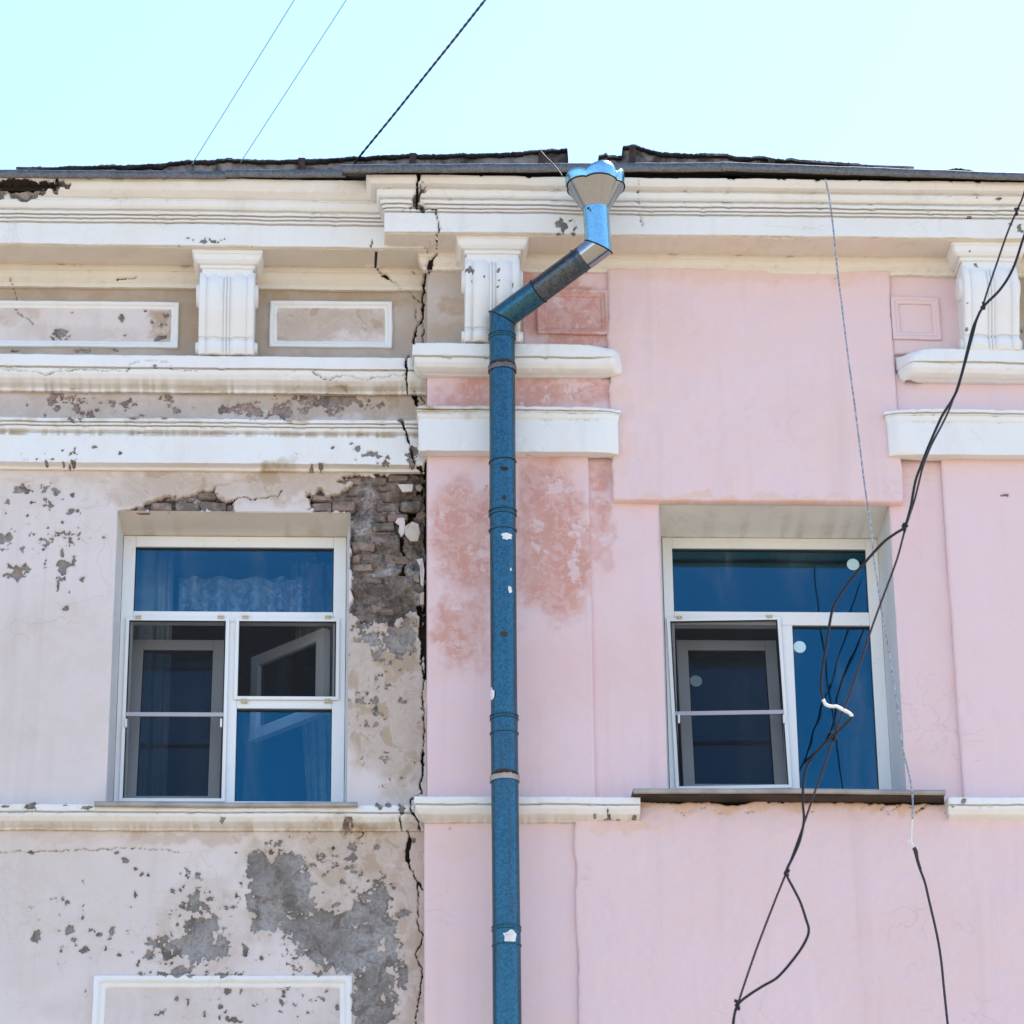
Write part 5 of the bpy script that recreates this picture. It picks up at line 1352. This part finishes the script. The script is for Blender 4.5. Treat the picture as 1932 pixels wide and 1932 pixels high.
# funnel head: cone under a bowl bent up from five curved flaps, its rim higher on the right
fc = Vector(fpx)
nf = 120
RT_ = 55.5 / 330.
zj0 = PZ(353, 1122, -.735); zc0 = PZ(396, 1124, -.735)
def flap(t):
    """0 at a notch between two flaps, 1 in the middle of a flap; t measured from the front, rightwards"""
    u = ((math.degrees(t) + 23) % 72) / 72
    return math.sin(math.pi * u)
def ring_pt(t, r_, z_): return (fc.x + r_ * math.sin(t), fc.y - r_ * math.cos(t), z_)
Vc, Fcc, Vb, Fb = [], [], [], []
for k in range(nf):
    t = 2 * math.pi * k / nf
    lo = flap(t) ** .55
    Rj = RT_ * (.90 + .10 * lo); zj = zj0 + .010 * (1 - lo) * -1
    for s in (0, .06, .35, .7, 1.0): Vc.append(ring_pt(t, lerp(RP * 1.03, Rj, s), lerp(zc0, zj, s)))
    rgt = .5 + .5 * math.sin(t + .25)
    h_r = (.050 + .045 * rgt) * (.55 + .45 * lo)
    flare = 1.0 + .09 * (1 - rgt)
    for s, rs in ((0, 1.0), (.3, 1.006), (.75, lerp(1.0, flare, .8)), (1.0, flare * .985), (.985, flare * .965), (.3, .965), (-.1, .90)):
        Vb.append(ring_pt(t, Rj * rs, zj + s * h_r))
for k in range(nf):
    for V_, F_, m_ in ((Vc, Fcc, 5), (Vb, Fb, 7)):
        for j in range(m_ - 1):
            a = k * m_ + j; b = ((k + 1) % nf) * m_ + j
            F_.append((a, b, b + 1, a + 1))
mesh_obj('funnel_cone', Vc, Fcc, M_silver, drain, smooth=True, label='shiny cone of the funnel head')
tube('funnel_seam', [Vc[k * 5 + 4] for k in range(nf)] + [Vc[4]], .005, M_gask, drain, seg=6, closed_ends=False)
mesh_obj('funnel_bowl', Vb, Fb, M_zincnew, drain, smooth=True, label='flared bowl of the funnel head, higher on the right')
q = P(1110, 393, -.735 - RP)
bm = bmesh.new(); bmesh.ops.create_icosphere(bm, subdivisions=2, radius=.008); bmesh.ops.translate(bm, verts=bm.verts, vec=tuple(q)); bm_obj('rivet', bm, M_gask, drain)

# torn stickers on the pipe
def pipe_patch(px, py, w_, h_, seed, mat=M_stick, nm='torn_sticker', label=None):
    c0 = pc(py); rr = random.Random(seed)
    a0 = math.asin(max(-.95, min(.95, (PX(px, py, YP - RP) - c0[0]) / RP)))
    zc_ = PZ(py, px, YP - RP * math.cos(a0))
    n = 16; V = [(c0[0] + (RP * 1.035 + .002) * math.sin(a0), c0[1] - (RP * 1.035 + .002) * math.cos(a0), zc_)]
    ring = []
    for k in range(n):
        t = 2 * math.pi * k / n; s = rr.uniform(.7, 1.15)
        a_ = a0 + w_ / 330. / RP * math.cos(t) * s
        V.append((c0[0] + (RP * 1.035 + .002) * math.sin(a_), c0[1] - (RP * 1.035 + .002) * math.cos(a_), zc_ + h_ / 304. * math.sin(t) * s))
    Fc = [(0, 1 + k, 1 + (k + 1) % n) for k in range(n)]
    mesh_obj(nm, V, Fc, mat, drain, label=label)
pipe_patch(956, 1012, 11, 7, 1, label='white paper scrap high on the pipe'); pipe_patch(930, 1310, 6, 12, 2, label='white paper scrap at the left edge of the pipe'); pipe_patch(963, 1766, 13, 11, 3, label='round white scrap low on the pipe')
pipe_patch(962, 1113, 4, 8, 4); pipe_patch(963, 1075, 2, 3, 5)
for i_, (a, b, w_, h_) in enumerate(((951, 884, 8, 3.5), (951, 1196, 8, 4.5), (951, 938, 4, 4))): pipe_patch(a, b, w_, h_, 20 + i_, M_rust, 'rust_spot')

# ------------------------------------------------------------------ cables
def cable(name, pts, Y, r, mat, parent=None, sm=6, seg=10, rfun=None, **kw):
    """pts on the photo with depth Y (number or function of the point index fraction)"""
    n = len(pts)
    q = [tuple(P(p[0], p[1], p[2] if len(p) > 2 else (Y if not callable(Y) else Y(i / (n - 1))))) for i, p in enumerate(pts)]
    return tube(name, q, r, mat, parent, seg=seg, smooth_pts=sm, rfun=rfun, **kw)

YC = -3.1
pair = empty('twisted_cable', (PX(1391, 1900, YC), YC, PZ(1932, 1391, YC)), label='black and brown cable pair knotted together, hanging in front of the right window', cat='cable')
black = [(2010, 250), (1960, 370), (1932, 446), (1912, 505), (1888, 545), (1856, 578), (1843, 602), (1836, 628), (1826, 665), (1815, 705), (1806, 735), (1795, 757), (1779, 782), (1768, 805), (1752, 842), (1738, 878), (1728, 905), (1722, 935), (1718, 958), (1707, 993), (1690, 1006), (1668, 1022), (1640, 1052), (1610, 1088), (1585, 1122), (1571, 1150), (1564, 1185), (1558, 1225), (1551, 1262), (1549, 1300), (1553, 1320)]
bare = [(1553, 1320), (1559, 1330), (1570, 1333), (1578, 1333), (1592, 1340), (1603, 1346), (1608, 1352)]
black2 = [(1608, 1352), (1600, 1362), (1585, 1376), (1573, 1388), (1558, 1400), (1540, 1420), (1524, 1442), (1517, 1465), (1515, 1490), (1515, 1520), (1517, 1545), (1513, 1570), (1507, 1592), (1496, 1617), (1484, 1642), (1486, 1655), (1497, 1676), (1510, 1702), (1520, 1732), (1526, 1755), (1519, 1777), (1500, 1806), (1468, 1843), (1440, 1860), (1412, 1878), (1392, 1896), (1384, 1925), (1380, 1975)]
brown = [(2000, 150), (1960, 275), (1932, 365), (1922, 390), (1902, 436), (1880, 499), (1862, 552), (1853, 580), (1836, 616), (1826, 655), (1812, 712), (1794, 765), (1778, 800), (1758, 838), (1743, 875), (1735, 905), (1725, 945), (1708, 998), (1694, 1050), (1678, 1095), (1658, 1148), (1643, 1190), (1625, 1245), (1606, 1302), (1590, 1345), (1573, 1390), (1555, 1445), (1537, 1495), (1520, 1545), (1505, 1588), (1484, 1645), (1460, 1705), (1425, 1797), (1392, 1895), (1385, 1925), (1382, 1975)]
cable('black_cable', black, lambda t: YC - .01, .0066, M_cable, pair)
cable('bare_core', bare, YC - .01, .0076, M_cablew, pair, label='bare white kink where the black cable has lost its sheath')
cable('black_cable', black2, YC - .01, .0062, M_cable, pair)
cable('brown_cable', brown, YC + .012, .0050, M_cableb, pair)
for px, py, sz in ((1707, 995, 9), (1573, 1389, 9), (1484, 1643, 9), (1391, 1896, 9), (1855, 579, 8), (1918, 398, 5)):
    bm = bmesh.new()
    c0 = P(px, py, YC)
    for k in range(9):
        r = bmesh.ops.create_icosphere(bm, subdivisions=1, radius=random.uniform(.006, .0095))
        bmesh.ops.translate(bm, verts=r['verts'], vec=(c0[0] + random.uniform(-.009, .009), c0[1] + random.uniform(-.012, .010), c0[2] + random.uniform(-.022, .022)))
    bm_obj('tape_knot', bm, M_cable, pair)

YW = -.66
thin = empty('hanging_wire', (PX(1722, 1585, YW), YW, PZ(1585, 1722, YW)), label='thin speckled grey wire hanging from the eaves past the right window', cat='wire')
wp = [(1557, 338), (1560, 350), (1566, 382), (1572, 430), (1580, 510), (1590, 590), (1601, 680), (1612, 760), (1622, 840), (1632, 920), (1644, 1000), (1648, 1050), (1656, 1100), (1663, 1150), (1674, 1210), (1682, 1262), (1690, 1310), (1698, 1370), (1703, 1410), (1712, 1448), (1719, 1482), (1722, 1510), (1721.5, 1545)]
cable('wire_strand', wp, YW, .0052, M_thin, thin)
cable('wire_end', [(1721.5, 1543), (1720.5, 1565), (1720, 1588)], YW, .0035, M_cablew, thin, label='frayed pale end of the wire')
thin2 = empty('tied_wire', (PX(1788, 1932, YW), YW, PZ(1932, 1788, YW)), label='dark wire knotted to the frayed end at lower right', cat='wire')
cable('wire_strand', [(1725, 1603), (1733, 1632), (1745, 1665), (1752, 1695), (1768, 1765), (1776, 1815), (1781, 1865), (1788, 1932), (1795, 1990)], YW, .0068, M_thind, thin2)
cable('frayed_tail', [(1712, 1585), (1719, 1594), (1725, 1603)], YW, .005, M_cablew, thin2)
cable('frayed_tail', [(1718, 1584), (1722, 1593), (1726, 1603)], YW - .01, .004, M_cablew, thin2)
cable('wire_knot', [(1724, 1600), (1728, 1606), (1731, 1622), (1737, 1640)], YW - .006, .011, M_thind, thin2, rfun=lambda t: .012 - .005 * t)

# wires over the roof
def over(name, pts, r, mat, label):
    o = cable(name, pts, 0, r, mat, None, sm=10, seg=8, label=label, cat='wire'); o['group'] = 'wires crossing the sky above the roof'; return o
over('overhead_wire', [(360, 312, -.35), (367, 302, -.5), (555, 0, -3.2), (620, -110, -4.4)], .0027, M_sky_w, 'leftmost thin overhead wire, blued by sky glare, rising from the roof')
over('overhead_wire', [(450, 312, -.35), (458, 300, -.5), (653, 0, -3.2), (722, -110, -4.4)], .0027, M_sky_w, 'second thin overhead wire, blued by sky glare, just left of the thick black one')
ctr = [Vector(P(*q)) for q in ((668, 310, -.40), (680, 293, -.55), (740, 220, -1.2), (800, 145, -1.9), (860, 70, -2.6), (915, 0, -3.2), (1000, -108, -4.4))]
oc = empty('overhead_cable', tuple(ctr[0]), label='thick twisted black overhead cable rising from the roof to the top edge', cat='cable', group='wires crossing the sky above the roof')
L_ = sum((b - a).length for a, b in zip(ctr[:-1], ctr[1:]))
for ph in (0, math.pi):
    pts = []
    nn = 420
    for i in range(nn + 1):
        t = i / nn * (len(ctr) - 1); k = min(int(t), len(ctr) - 2); p = ctr[k].lerp(ctr[k + 1], t - k)
        d = (ctr[k + 1] - ctr[k]).normalized(); u = d.orthogonal().normalized(); vv = d.cross(u)
        a = ph + i / nn * L_ / .2 * 2 * math.pi
        pts.append(tuple(p + (u * math.cos(a) + vv * math.sin(a)) * .0022))
    tube('cable_strand', pts, .0050, M_cable, oc, seg=8)
# stay wire dropping from the roof strap behind the funnel
cable('stay_wire', [(1020, 284, -.46), (1030, 296, -.66), (1046, 312, -.70), (1062, 333, -.75)], 0, .0035, M_thind, None, sm=5, seg=8, label='short thin stay wire from the roof strap to the drain funnel', cat='wire')
